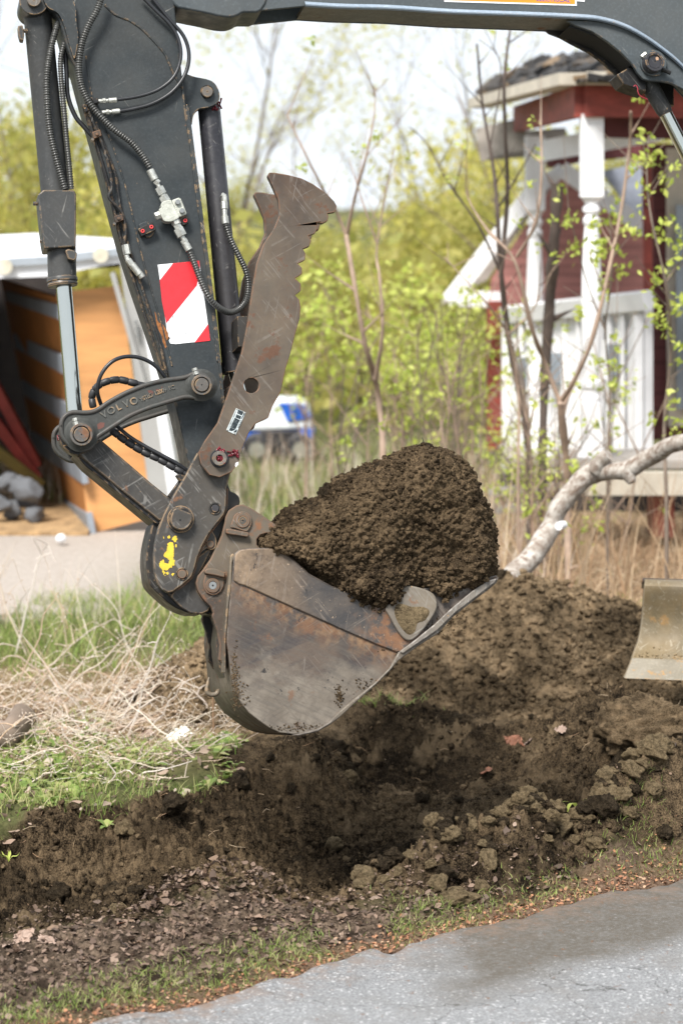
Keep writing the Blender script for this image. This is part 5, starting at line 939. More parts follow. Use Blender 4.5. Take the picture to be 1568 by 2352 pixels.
for k in range(7):
    V_, F_ = clod_shape(3, 300+k, .8); o_ = link('rock', mesh_np('rock', V_, F_, plain('pale_grey_rock', (.11,.115,.125), .85) if k == 0 else bpy.data.materials['pale_grey_rock'], True), None, 'grey rock in the small heap on the dark trailer floor', 'rock', TGc)
    p = W((8,32,62,86,48,20,75)[k], (1150,1170,1150,1175,1110,1112,1118)[k], 16.4); o_.location = (p.x, 16.2+.12*(k % 3), max(.07, p.z)); o_.scale = [.075+.03*rr.random()]*3
for k, (a_, b_, c, nm) in enumerate((((-20,870),(84,1065),(.16,.02,.018),'red beam'),((-30,940),(84,1092),(.13,.015,.018),'red beam'),((-40,1010),(92,1108),(.10,.08,.02),'yellow beam'))):
    mb = MB(); mb.beam(W(*a_,16.6), W(*b_,16.9), .07, .11, up=(0,1,0)); mb.build('beam', plain(nm.replace(' ','_')+'_paint', c, .6) if k != 1 else bpy.data.materials['red_beam_paint'], None, label=('upper dark red beam leaning inside the trailer','lower dark red beam leaning inside the trailer','dull yellow beam leaning under the red ones')[k], cat='beam', bevel=.004)
V_, F_ = ico(3); o_ = link('ball', mesh_np('ball', V_*.034*np.array([1,1,.9]), F_, M['white_st'], True), None, 'small white ball on the ground in front of the trailer', 'ball'); o_.location = (W(140,1222,15.3).x, 15.3, .05)

# ------------------------------------------------------------ small blue and white vehicle far behind the arm
VH = empty('garden_tractor', 'small blurred blue and white garden tractor parked in the weeds behind the arm', 'tractor', (W(550,1040,20).x, 20.4, 0)); vb_ = Vector(VH.location)
def vl(*a): return W(*a)-vb_
bp, wp, kp = plain('blue_body', (.02,.12,.55), .3), plain('white_hood_paint', (.75,.80,.88), .3), plain('black_plastic', (.02,.02,.025), .5)
mb = MB(); P = [(388,950),(400,940),(470,935),(560,932),(590,918),(680,918),(705,930),(716,960),(718,985),(600,990),(385,990)]; quadslab(mb, [W(*p,20)-vb_ for p in P], .45); mb.build('hood', wp, VH, bevel=.03, seg=3)
mb = MB(); quadslab(mb, [W(*p,20.02)-vb_ for p in ((385,988),(722,984),(724,1000),(690,1030),(430,1040),(385,1030))], .40); mb.build('body', bp, VH, bevel=.02)
mb = MB(); quadslab(mb, [W(*p,19.98)-vb_ for p in ((640,925),(700,930),(716,960),(660,968))], .03); mb.build('hood_stripe', bp, VH, bevel=.005)
mb = MB(); quadslab(mb, [W(*p,19.97)-vb_ for p in ((596,990),(700,990),(700,1046),(596,1046))], .44); mb.build('engine_bay', kp, VH, bevel=.01)
for x_, r_ in ((420,.15),(590,.13),(690,.13)):
    for Y_ in (19.93, 20.35):
        p = W(x_, 1015, Y_)-vb_; p.z = r_; mb = MB(); mb.sweep([p+Vector((0,-.05,0)), p+Vector((0,-.04,0)), p+Vector((0,.04,0)), p+Vector((0,.05,0))], [r_*.85, r_, r_, r_*.85], 20); wh = mb.build('wheel', kp, VH, smooth=40)
        mb = MB(); mb.sweep([p+Vector((0,-.055,0)), p+Vector((0,.055,0))], r_*.5, 16); mb.build('rim', M['zinc'], wh, smooth=40)
mb = MB(); quadslab(mb, [W(*p,19.9)-vb_ for p in ((690,985),(722,985),(718,1040),(694,1035))], .05); mb.build('bumper', bp, VH, bevel=.01)

# ------------------------------------------------------------ dead branch
mb = MB(); bp_ = [(1120,1400,11.1),(1150,1352,11.2),(1180,1320,11.3),(1228,1270,11.4),(1262,1215,11.5),(1285,1165,11.5),(1322,1118,11.5),(1362,1085,11.5),(1412,1083,11.4),(1455,1072,11.35),(1500,1045,11.3),(1545,1022,11.2),(1600,1006,11.1)]
P = catmull([tuple(W(*p)) for p in bp_], 7); rb = np.interp(np.linspace(0,12,len(P)), range(13), [24,24,24,25,23,22,23,25,20,21,20,19,18]); rb = [r*11.4/FP*(1+.03*math.sin(i*.55)+.02*math.sin(i*1.3+1)) for i, r in enumerate(rb)]
mb.sweep([Vector(p)+Vector((0,0,.003*math.sin(i_*.6))) for i_, p in enumerate(P)], rb, 16)
p = W(1370,1078,11.45); mb.sweep([p, p+Vector((.02,-.03,.05)), p+Vector((.05,-.05,.075))], [.045,.035,.03], 10)
p = W(1440,1085,11.35); mb.sweep([p, p+Vector((.02,-.02,-.045))], [.04,.02], 8)
t = NT('weathered_dead_wood'); st = t.noise(16, 6, .7, stretch=(1.2,1,1.2)); al = t.noise(60, 5, .7, stretch=(.35,1,.5), rot=(0,.8,0))
c = t.mix(t.ramp(st, .40, .60), (.50,.465,.42), (.24,.20,.165)); c = t.mix(t.ramp(al, .50, .62), c, (.17,.12,.09)); M['deadwood'] = t.done(c, .85, 0, t.bump(al, .7, .01))
DB = mb.build('fallen_branch', M['deadwood'], None, smooth=70, label='thick bleached dead branch arching up from behind the dirt pile', cat='branch')
mb = MB(); p = W(1295,1205,11.35); mb.sweep([p, p+Vector((-.03,-.05,.0))], [.018,.02], 10); mb.build('cut_stub', M['whitep'], DB)

# ------------------------------------------------------------ leaves and trees
M['bark'] = plain('grey_brown_bark', (.17,.13,.10), .9, 0, .35, 10, .5); M['bark2'] = plain('pale_tan_bark', (.30,.215,.16), .85, 0, .3, 10, .4); M['darkbark'] = plain('dark_bark', (.075,.055,.045), .9, 0, .3, 10, .4)
M['leafy'] = tinted('yellow_green_foliage', [(.38,.37,.08),(.54,.51,.11),(.66,.60,.16),(.48,.46,.10),(.60,.48,.18)], .6, .55)
M['leafg'] = tinted('fresh_green_leaves', [(.30,.38,.06),(.46,.54,.09),(.58,.62,.15),(.38,.46,.08)], .55, .45)
M['leafo'] = tinted('olive_foliage', [(.26,.27,.07),(.42,.42,.10),(.52,.46,.15),(.34,.36,.09)], .6, .55)
def leafquads(C, size, r, aspect=.6, nrm=None):
    """C (n,3) centres -> folded diamond leaves"""
    n = len(C); a_ = r.normal(size=(n,3)); a_ /= np.linalg.norm(a_, axis=1)[:,None]; b_ = r.normal(size=(n,3)); b_ -= a_*(a_*b_).sum(1)[:,None]; b_ /= np.linalg.norm(b_, axis=1)[:,None]
    s_ = (size*(.6+.8*r.random(n)))[:,None]; V = np.stack([C-a_*s_, C+b_*s_*aspect, C+a_*s_, C-b_*s_*aspect], 1).reshape(-1,3); F = np.arange(4*n).reshape(n,4); return V, F
def branchtree(r, base, H, rad, spread=.5, levels=3, lean=0, kids=(5,4,3), up=.5):
    """returns MB of limbs and the list of twig points"""
    mb = MB(); tips = []
    def grow(p, d, ln, rr, lv):
        n = 5; P = [p]; 
        for k in range(n): d = (d+Vector((r.gauss(0,.10), r.gauss(0,.10), r.gauss(0,.05)+.03*up))).normalized(); P.append(P[-1]+d*ln/n)
        mb.sweep(P, [rr*(1-.75*k/n) for k in range(n+1)], 6 if lv else 9)
        if lv >= levels: tips.extend(P[2:]); return
        if lv >= 1: tips.extend(P[3:])
        for k in range(kids[min(lv, len(kids)-1)]):
            u = r.uniform(.3, 1) if lv else r.uniform(.35, 1); i = min(n-1, int(u*n)); q_ = P[i].lerp(P[i+1], u*n-i) if i < n else P[-1]
            nd = (d*r.uniform(.5,1)+Vector((r.gauss(0,1), r.gauss(0,1), r.gauss(0,.5)+up*.4)).normalized()*r.uniform(.6,1.1)*spread*2).normalized(); grow(q_, nd, ln*r.uniform(.42,.62), rr*(1-.75*u)*.62, lv+1)
    grow(Vector(base), Vector((lean, 0, 1)).normalized(), H, rad, 0); return mb, tips
def tree(name, r, H, rad, leafmat, nleaf, lsize, bark, spread=.5, levels=3, kids=(6,4,3), lean=0, scatter=.25, clump=.35, up=.5):
    mb, tips = branchtree(r, (0,0,-.1), H, rad, spread, levels, lean, kids, up)
    nr = np.random.default_rng(r.randrange(9999)); T = np.array([t_[:] for t_ in tips]); w_ = nr.random(len(T))**2+clump*.1; w_ /= w_.sum(); C = T[nr.choice(len(T), nleaf, p=w_)]+nr.normal(0, scatter, (nleaf,3))*np.array([1,1,.8])
    C = C[C[:,2] > .1]; V, F = leafquads(C, np.full(len(C), lsize), nr)
    tint = np.clip(.5+.35*vnoise(C, 1.3, 3)+nr.normal(0, .18, len(C)), 0, 1)
    return (mb, bark, mesh_np('crown', V, F, leafmat, False, {'tint': ('FACE', tint)}))
def meshof(mb, mat, name):
    o_ = mb.build(name, mat); me = o_.data; bpy.data.objects.remove(o_); me.polygons.foreach_set('use_smooth', [True]*len(me.polygons)); return me
R_ = random.Random(21); kinds = {}
for nm, kw in dict(bushy=dict(H=3.0, rad=.06, leafmat=M['leafy'], nleaf=3000, lsize=.065, spread=.6, levels=3, kids=(9,5,4), scatter=.30, bark=M['bark']),
                   bushy2=dict(H=3.2, rad=.06, leafmat=M['leafo'], nleaf=3000, lsize=.065, spread=.55, levels=3, kids=(9,5,4), scatter=.30, bark=M['bark']),
                   sparse=dict(H=6.5, rad=.05, leafmat=M['leafy'], nleaf=1700, lsize=.042, spread=.42, levels=3, kids=(9,5,4), scatter=.20, bark=M['bark']),
                   thicket=dict(H=2.1, rad=.022, leafmat=M['leafg'], nleaf=260, lsize=.042, spread=.38, levels=2, kids=(7,4), scatter=.10, bark=M['bark2'])).items():
    mb, bk, lv = tree(nm, R_, **kw); kinds[nm] = (meshof(mb, bk, 'trunk'), lv)
def plant_tree(kind, px, Y, sc, label, group, name='tree', rot=None, zs=1.0, base=None):
    o_ = empty(name, label, 'tree' if name == 'tree' else name, group=group); x = (px-784)*Y/FP; o_.location = (x, Y, 0 if base is None else base); o_.rotation_euler = (0, 0, R_.uniform(0, 6.28) if rot is None else rot); o_.scale = (sc, sc, sc*zs)
    t_, l_ = kinds[kind]; link('trunk', t_, o_); link('crown', l_, o_); return o_
ORD = ['first','second','third','fourth','fifth','sixth','seventh','eighth','ninth','tenth','eleventh','twelfth','thirteenth','fourteenth','fifteenth','sixteenth','seventeenth','eighteenth','nineteenth','twentieth','twenty-first','twenty-second','twenty-third','twenty-fourth','twenty-fifth','twenty-sixth','twenty-seventh','twenty-eighth','twenty-ninth','thirtieth']
GT = 'yellow green trees behind the weedy field'
spots0 = [(-150,27,1.45),(-40,31,1.6),(60,26,1.25),(150,29,1.35),(250,25,1.15),(340,28,1.15),(610,27,.92),(690,24,.72),(760,30,.95),(830,26,.80),(905,31,.92),(985,27,1.05),(1060,24,.98),(1130,28,1.25),(1210,26,1.2),(1300,30,1.3),(1420,28,1.3),(1550,27,1.3),(1700,29,1.4),(20,36,1.7),(200,37,1.6),(430,35,1.2),(560,38,1.25),(700,40,1.15),(840,42,1.15),(980,39,1.4),(1120,38,1.75)]
def ytop(px): return float(np.interp(px, [-200,60,150,330,520,620,700,850,940,1000,1090,1200,1400,1800], [250,270,340,370,350,500,560,545,510,440,320,260,300,300]))
spots = []
for i_, (px, Y, sc) in enumerate(spots0): spots.append((px, Y, max(.3, (CH+(HZ-ytop(px)-(70 if i_ % 3 == 0 else -25*(i_ % 2)))*Y/FP)/4.7)))
words = ['far left edge of the picture','left of the excavator arm','above the trailer roof','seen through the cylinder gap','right behind the arm','behind the thumb','between thumb and branch saplings','in the middle of the field edge','left of the house gable','behind the porch posts']
for k, (px, Y, sc) in enumerate(spots):
    ki = 'bushy' if (k*7) % 5 in (0,1,3) else 'bushy2'; plant_tree(ki, px, Y, sc, ('yellow green' if ki == 'bushy' else 'olive green')+' tree, '+ORD[sorted(range(len(spots)), key=lambda i: spots[i][0]).index(k)]+' from the left in the tree line beyond the field', GT)
for px, Y, sc, lb in ((545,29,.72,'tall sparsely leafed tree whose forked bare trunk rises between the arm and the thumb'),(20,27,.62,'tall thin tree with faint spring leaves at the left picture edge'),(700,33,.55,'slender sparse tree behind the tip of the thumb'),(1180,22,.5,'slim sparse tree rising left of the porch roof'),(955,34,.60,'faint bare tree high in the white sky left of the house')): plant_tree('sparse', px, Y, sc, lb, None)
GS = 'green leafed thicket shrubs in front of the tree line'
sh = sorted([R_.uniform(640,720), R_.uniform(690,760)]+[R_.uniform(760,1130) for _ in range(11)]+[R_.uniform(1160,1560) for _ in range(4)])
for k, px in enumerate(sh):
    Y = R_.uniform(14.5,20.5) if px < 1140 else R_.uniform(13,14.4); zt = CH+(HZ-R_.uniform(580,760))*Y/FP; plant_tree('thicket', px, Y, max(.3, zt/2.9 if px < 1140 else R_.uniform(.22,.34)), 'thin stemmed green leafed shrub, '+ORD[k]+' from the left in the thicket', GS, 'shrub')
# traced saplings
def sapling(label, stems, Y, bark, leaves=0, lr=.1, lsz=.024, leafpts=None, seed=0, name='sapling', group=None, green=None):
    base = W(*stems[0][0][0], Y); gz = hz(base.x, Y) if Y < 12 else 0; o_ = empty(name, label, name, (base.x, Y, gz), group); r = random.Random(seed+77); mb = MB(); tips = []; bv = Vector(o_.location)
    for si, (pts, r0, r1) in enumerate(stems):
        P = [W(x, y, Y+.12*math.sin(i*1.3+si)) for i, (x, y) in enumerate(pts)]
        if si == 0: P = [Vector((P[0].x, P[0].y, gz-.03))]+P
        P = [Vector(p)-bv for p in catmull([tuple(p) for p in P], 5)]; n = len(P); mb.sweep(P, [(r0+(r1-r0)*k/(n-1))*Y/FP*(1+.12*r.gauss(0,1)) for k in range(n)], 7); tips += P[n//3:]
        for k in range(max(2, n//4)):                            # side twigs
            q_ = P[r.randrange(n//4, n)]; d = Vector((r.gauss(0,1), r.gauss(0,1), abs(r.gauss(0,.9))+.3)).normalized()*r.uniform(.08,.38); m_ = q_+d*.5+Vector((0,0,.02)); e_ = q_+d+Vector((0,0,.05)); mb.sweep([q_, m_, e_], [r1*.7*Y/FP+.0012, .0022, .0010], 5); tips += [m_, e_, e_]
    mb.build('trunk', bark, o_, smooth=60)
    if leaves:
        nr = np.random.default_rng(seed+5); T = np.array([t_[:] for t_ in tips])
        if leafpts: T = np.array([(W(x, y, Y)-bv)[:] for x, y in leafpts])
        ncl = max(3, leaves//7); cc = T[nr.integers(0, len(T), ncl)]+nr.normal(0, lr, (ncl,3))*np.array([1,1,.9]); C = np.repeat(cc, 7, 0)+nr.normal(0, lsz*1.0, (ncl*7,3)); V, F = leafquads(C, np.full(len(C), lsz), nr, .5)
        link('crown', mesh_np('crown', V, F, green or M['leafg'], False, {'tint': ('FACE', nr.random(len(F)))}), o_)
    return o_
sapling('slender forked sapling with reddish lower stem rising above the bucket load', [([(880,1060),(872,940),(862,870),(838,790),(812,640),(795,540)],8,5),([(795,540),(770,480),(745,440),(700,350),(660,265)],4.5,1.5),([(796,540),(815,450),(840,360),(858,270),(862,200)],4.5,1.2),([(862,870),(878,760),(872,640),(866,560),(905,340)],6,1.2),([(866,560),(835,470),(800,360)],3,1)], 13.2, M['bark2'], 40, .05, .02, seed=1)
sapling('tan sapling forking into a wide Y in front of the porch', [([(1305,1310),(1303,1180),(1300,1060),(1286,925)],9,8),([(1286,925),(1250,830),(1220,750),(1182,600),(1120,530),(1075,455),(1070,400)],6.5,1.4),([(1288,922),(1320,870),(1362,770),(1402,600),(1428,470),(1446,330),(1448,255)],6.5,3.0),([(1186,590),(1230,510),(1243,400),(1241,275)],4,3)], 12.6, M['bark2'], 50, .06, .02, seed=2)
sapling('dark twin stemmed sapling reaching past the left end of the porch roof', [([(1215,1180),(1210,1000),(1170,790),(1148,600),(1142,480),(1132,380),(1108,240),(1095,100)],9,2.5),([(1150,620),(1165,450),(1160,300),(1158,180),(1172,60)],6,2.5),([(1142,480),(1190,400),(1230,330)],3,1),([(1155,640),(1100,520),(1030,420),(980,330),(940,290)],3.5,1),([(1125,340),(1150,150),(1100,90)],2,.8)], 13.6, M['darkbark'], 70, .10, .02, seed=3)
sapling('leaning dark trunk wound with vines between the two porch posts', [([(1245,1100),(1250,900),(1262,700),(1272,560),(1280,420)],11,13)], 14.4, M['darkbark'], 0, seed=4)
sapling('pale thin sapling bending right below the gable trim', [([(1190,1060),(1190,900),(1165,770),(1120,700),(1080,655),(1020,590)],4.5,1.2),([(1165,770),(1230,700),(1240,600)],3,1)], 13.0, M['bark2'], 30, .08, .02, seed=5)
sapling('leafy sapling with fresh green leaf clusters before the dark siding at right', [([(1530,1150),(1525,980),(1540,800),(1528,650),(1495,500),(1485,400),(1490,310)],5,1.5),([(1528,650),(1560,600),(1590,540)],3,1)], 12.3, M['bark'], 330, .055, .021, leafpts=[(1488,310),(1492,335),(1498,370),(1480,360),(1500,420),(1510,450),(1490,470),(1500,520),(1520,540),(1540,560),(1520,640),(1530,700),(1545,800),(1520,880),(1560,860),(1535,950),(1500,990),(1560,700),(1510,730)], seed=6)
sapling('leafy sapling with bright leaf clusters beside the near porch post', [([(1395,1080),(1400,900),(1390,760),(1405,620),(1400,500)],3.5,1.2),([(1390,760),(1345,640),(1305,480)],2.5,.9)], 12.9, M['bark'], 330, .055, .021, leafpts=[(1305,470),(1310,500),(1300,545),(1385,510),(1400,530),(1395,570),(1415,545),(1400,600),(1380,640),(1375,820),(1390,850),(1370,880),(1385,930),(1400,790),(1330,700),(1350,560)], seed=7)
for k in range(26):
    lb_ = 'thin brown sapling with few opening leaves, '+ORD[k]+' of the thin saplings in the thicket'
    px = R_.choice((R_.uniform(700,850), R_.uniform(900,1120), R_.uniform(1150,1540))); h_ = R_.uniform(350,640); ln = R_.gauss(0,50)
    Y = R_.uniform(12.5,16) if px < 1120 else R_.uniform(12,14.3); b0 = HZ+CH*FP/Y; fk = R_.uniform(.35,.65)
    st_ = [([(px,b0-20),(px+ln*.3,b0-h_*.35),(px+ln*.5,b0-h_*.7),(px+ln,b0-h_)],R_.uniform(2.2,4),1),([(px+ln*.5,b0-h_*.7),(px+ln*.5+R_.gauss(0,60),b0-h_*1.0)],2.2,.8),([(px+ln*.3,b0-h_*.35),(px+R_.gauss(0,90),b0-h_*.7)],2.2,.8)]
    sapling(lb_, st_, Y, M['bark'] if k % 2 else M['bark2'], R_.randrange(7,50), .10, .02, seed=20+k, group='thin saplings in the thicket')
# far leafy understory, one mass nobody could count
nr = np.random.default_rng(77); n = 14000; x = nr.uniform(-9, 13, n); y = nr.uniform(22, 34, n); zz = nr.random(n)**1.3*(1.7+.6*vnoise(np.stack([x, y, x*0], 1), .35, 2)); k = zz > 0; C = np.stack([x, y, zz], 1)[k]
V, F = leafquads(C, np.full(len(C), .085), nr); link('far_undergrowth', mesh_np('far_undergrowth', V, F, M['leafo'], False, {'tint': ('FACE', np.clip(.5+.5*vnoise(C, .8, 7)+nr.normal(0,.15,len(C)), 0, 1))}), None, 'tangled yellow green undergrowth below the far trees', kind='stuff')
# ------------------------------------------------------------ ground vegetation
M['blade'] = tinted('grass_blades', [(.13,.20,.04),(.22,.31,.065),(.33,.40,.11),(.42,.37,.18),(.17,.25,.05)], .55, .35)
M['dryb'] = tinted('dry_straw', [(.55,.46,.36),(.68,.60,.50),(.42,.29,.19),(.74,.68,.62),(.50,.33,.20)], .8, .15)
M['reed'] = tinted('dry_reeds', [(.50,.36,.22),(.36,.22,.12),(.58,.46,.32),(.44,.30,.18),(.28,.17,.10)], .8, .15)
M['litter'] = tinted('dead_leaves', [(.085,.055,.040),(.15,.10,.072),(.25,.17,.125),(.05,.034,.026),(.19,.125,.082),(.11,.076,.058),(.31,.225,.17)], .8, .12)
def ribbons(B, H, lean, width, nseg, r, curve=.6, tint=None):
    """tapered bent blades: B (n,3) roots, H heights, lean (n,2)"""
    n = len(B); u = np.linspace(0, 1, nseg+1); ang = r.uniform(0, 6.28, n); sx, sy = np.cos(ang)*width/2, np.sin(ang)*width/2; V = np.zeros((n, nseg+1, 2, 3))
    for j, t_ in enumerate(u):
        cx = B[:,0]+lean[:,0]*(t_**1.6); cy = B[:,1]+lean[:,1]*(t_**1.6); cz = B[:,2]+H*(t_-curve*.5*t_**2.5*np.hypot(lean[:,0], lean[:,1])/np.maximum(H, 1e-4)); ta = (1-t_**1.7)*.95+.05
        V[:,j,0] = np.stack([cx-sx*ta, cy-sy*ta, cz], 1); V[:,j,1] = np.stack([cx+sx*ta, cy+sy*ta, cz], 1)
    V = V.reshape(-1,3); b_ = (np.arange(n)*(nseg+1)*2)[:,None]; F = np.concatenate([np.stack([b_[:,0]+2*j, b_[:,0]+2*j+1, b_[:,0]+2*j+3, b_[:,0]+2*j+2], 1) for j in range(nseg)])
    tt = np.tile(r.random(n) if tint is None else tint, nseg); return V, F, tt
def grass(name, label, x, y, h, w_, mat, r, leanf=.5, nseg=3, tint=None, curve=.6):
    z = height(x, y)-.003; B = np.stack([x, y, z], 1); n = len(x); le = r.normal(0, 1, (n,2))*(h*leanf)[:,None]; V, F, tt = ribbons(B, h, le, w_, nseg, r, curve, tint)
    return link(name, mesh_np(name, V, F, mat, True, {'tint': ('FACE', tt)}), None, label, kind='stuff')
g = np.random.default_rng(3)
def bank(n, xr=(-1.7, -.36), yr=(7.9, 13.2)):
    x = g.uniform(*xr, n); y = yr[0]+(yr[1]-yr[0])*g.random(n)**1.25; tr, n_, f_ = trench(x, y); ph = pile_h(x, y); k = (y > f_-.02+.05*g.normal(size=n)) & (ph < .03) & (x < -.42+.04*g.normal(size=n)); return x[k], y[k]
x, y = bank(22000); P = np.stack([x, y, x*0], 1); pt = vnoise(P, 2.6, 5)+.5*vnoise(P, 7, 6); k = pt > -.05+.3*g.normal(size=len(x))+.9*sstep(9.3, 9.8, y)*sstep(11.3, 10.6, y); x, y = x[k], y[k]
grass('bank_grass', 'fresh green grass on the bank left of the trench', x, y, g.uniform(.025,.085,len(x))*(1+.25*(y-9).clip(0,3)), g.uniform(.0025,.006,len(x)), M['blade'], g, .55)
x = g.uniform(-5, 3.5, 26000); y = g.uniform(11.5, 21, 26000); k = (pile_h(x, y) < .02) & ~((x < -1.0+(y-14)*.1-.1) & (y > 12.7) & (y < 17.2)) & ~((x > 1.0+.3*g.normal(size=26000)) & (y > 11)); x, y = x[k], y[k]
grass('field_grass', 'tall pale green grass of the weedy field', x, y, g.uniform(.05,.17,len(x)), g.uniform(.005,.010,len(x)), M['blade'], g, .45)
x = g.uniform(-2.6, 1.2, 2600); y = g.uniform(12.2, 20, 2600); k = (pile_h(x, y) < .02) & ~((x < -1.05) & (y > 12.7) & (y < 17)); x, y = x[k], y[k]
grass('field_straw', 'thin dry stems standing in the field grass', x, y, g.uniform(.15,.55,len(x)), g.uniform(.004,.008,len(x)), M['dryb'], g, .35)
x = g.uniform(.75, 4.5, 15000); y = 11.3+4.8*g.random(15000); k = pile_h(x, y) < .05; x, y = x[k], y[k]
grass('dry_reeds', 'matted tan reeds and dry stems around the house', x, y, g.uniform(.05,.42,len(x))*(.6+.4*(g.random(len(x))<.3)), g.uniform(.004,.010,len(x)), M['reed'], g, 1.3, 4, None, .9)
x = g.uniform(.7, 3.6, 420); y = g.uniform(11.5, 14.4, 420)
grass('tall_dry_reeds', 'tall upright dry reed stems in front of the porch', x, y, g.uniform(.4,1.0,420), g.uniform(.006,.010,420), M['reed'], g, .22, 5)
x = g.uniform(.9, 3.4, 5200); y = 11.4+1.6*g.random(5200); k = (pile_h(x, y) < .04) & (vnoise(np.stack([x, y, x*0], 1), 2.2, 8) > .0); x, y = x[k], y[k]
grass('reed_undergrass', 'short green grass under the reeds', x, y, g.uniform(.05,.14,len(x)), g.uniform(.006,.011,len(x)), M['blade'], g, .5)
# verge grass and needles along the road
n = 15000; x = g.uniform(-1.6, 1.9, n); d = np.abs(g.normal(.26, .10, n)); y = roadedge(x)+d; k = (vnoise(np.stack([x, y, x*0], 1), 4.5, 9)+.45*sstep(-.9, .6, x) > .12+.22*g.normal(size=n)) & (y < np.interp(x, NEAR[:,0], NEAR[:,1])+.04); x, y = x[k], y[k]
grass('verge_grass', 'short green grass tufts along the road edge', x, y, g.uniform(.010,.034,len(x)), g.uniform(.0018,.0036,len(x)), M['blade'], g, .6)
def litterleaves(name, label, x, y, size, mat, r, lift=.01, zf=None):
    z = (height(x, y) if zf is None else zf(x, y))+lift*r.random(len(x)); n = len(x); C = np.stack([x, y, z], 1); a_ = r.normal(size=(n,3))*np.array([1,1,.35]); a_ /= np.linalg.norm(a_, axis=1)[:,None]; nn = r.normal(size=(n,3))*.5+np.array([0,0,1]); b_ = np.cross(nn, a_); b_ /= np.linalg.norm(b_, axis=1)[:,None]; up_ = np.cross(a_, b_); up_ *= np.sign(up_[:,2])[:,None]
    s_ = size[:,None]; w_ = (.35+.4*r.random(n))[:,None]; c1 = (r.normal(0,.35,n))[:,None]
    V = np.stack([C-a_*s_, C-a_*s_*.3-b_*s_*w_+up_*s_*c1, C-a_*s_*.2, C-a_*s_*.3+b_*s_*w_+up_*s_*abs(c1), C+a_*s_*.5-b_*s_*w_*.8+up_*s_*.3*c1, C+a_*s_*.5+b_*s_*w_*.8+up_*s_*.4, C+a_*s_+up_*s_*.35], 1).reshape(-1,3)
    q_ = (np.arange(n)*7)[:,None]; F = np.concatenate([q_+np.array(f_) for f_ in ([0,1,2,2],[0,2,3,3],[1,4,2,2],[2,5,3,3],[2,4,6,5])]); 
    F4 = []; V3 = V
    tri = np.concatenate([q_+np.array(f_) for f_ in ([0,1,2],[0,2,3],[1,4,2],[2,5,3],[2,4,6],[2,6,5])]); tt = np.tile(r.random(n), 6)
    return link(name, mesh_np(name, V3, tri, mat, True, {'tint': ('FACE', tt)}), None, label, kind='stuff')
n = 15000; x = g.uniform(-1.7, 1.5, n); yn = np.interp(x, NEAR[:,0], NEAR[:,1]); y = roadedge(x)+.16+(yn+.12-roadedge(x)-.16)*g.random(n)**.75; k = (y < yn+.14) & (g.random(n) < np.clip(.9-1.2*x, .03, 1)); x, y = x[k], y[k]
litterleaves('leaf_litter', 'dead brown leaves and chips matted along the verge', x, y, .003+.013*g.random(len(x))**3.2, M['litter'], g)
x = g.normal(-.44, .13, 900); y = g.normal(7.5, .10, 900); litterleaves('leaf_hump', 'dead leaves covering the small hump beside the trench', x, y, .004+.014*g.random(900)**2.4, M['litter'], g, .02)
n = 5200; x = g.uniform(-1.7, 1.9, n); y = roadedge(x)+g.normal(.10, .07, n); M['needle'] = tinted('rusty_needles', [(.24,.10,.05),(.38,.19,.10),(.15,.07,.04),(.42,.28,.18)], .8)
litterleaves('rusty_debris', 'rust coloured needles and bark crumbs along the asphalt edge', x, y, .003+.006*g.random(n)**2, M['needle'], g, .004)
x, y = bank(1800, (-1.7, .1), (8.1, 10.5)); litterleaves('bank_leaves', 'pale dead leaves among the bank grass', x, y, .008+.020*g.random(len(x))**2, tinted('bank_dead_leaves', [(.20,.13,.09),(.34,.25,.19),(.27,.18,.13),(.45,.37,.30)], .8, .15), g, .02)
# broad leaved weeds on the bank (a mass)
def rosettes(x, y, size, nl, mat, name, label):
    Vs, Fs, T, off = [], [], [], 0
    for xx, yy, s_ in zip(x, y, size):
        z0 = hz(xx, yy)
        for k in range(nl):
            a_ = g.uniform(0, 6.28); up_ = g.uniform(.3, 1.3); d = np.array([math.cos(a_), math.sin(a_), up_]); d /= np.linalg.norm(d); sd = np.array([-math.sin(a_), math.cos(a_), 0]); L_ = s_*g.uniform(.6, 1.2); c = np.array([xx, yy, z0]); w_ = L_*.2
            P = [c+d*L_*.1-sd*w_*.15, c+d*L_*.1+sd*w_*.15, c+d*L_*.55+sd*w_+[0,0,.002], c+d*L_*.55-sd*w_+[0,0,.002], c+d*L_-[0,0,L_*.28]+sd*w_*.4, c+d*L_-[0,0,L_*.28]-sd*w_*.4]
            Vs += P; Fs += [(off,off+1,off+2,off+3),(off+3,off+2,off+4,off+5)]; T += [g.random()]*2; off += 6
    link(name, mesh_np(name, Vs, Fs, mat, True, {'tint': ('FACE', T)}), None, label, kind='stuff')
x, y = bank(1000, (-1.5, -.05), (8.2, 10.0)); k = vnoise(np.stack([x, y, x*0], 1), 2.3, 15) > -.1; rosettes(x[k], y[k], g.uniform(.03,.075,k.sum()), 6, M['blade'], 'bank_weeds', 'broad leaved green weeds on the bank')
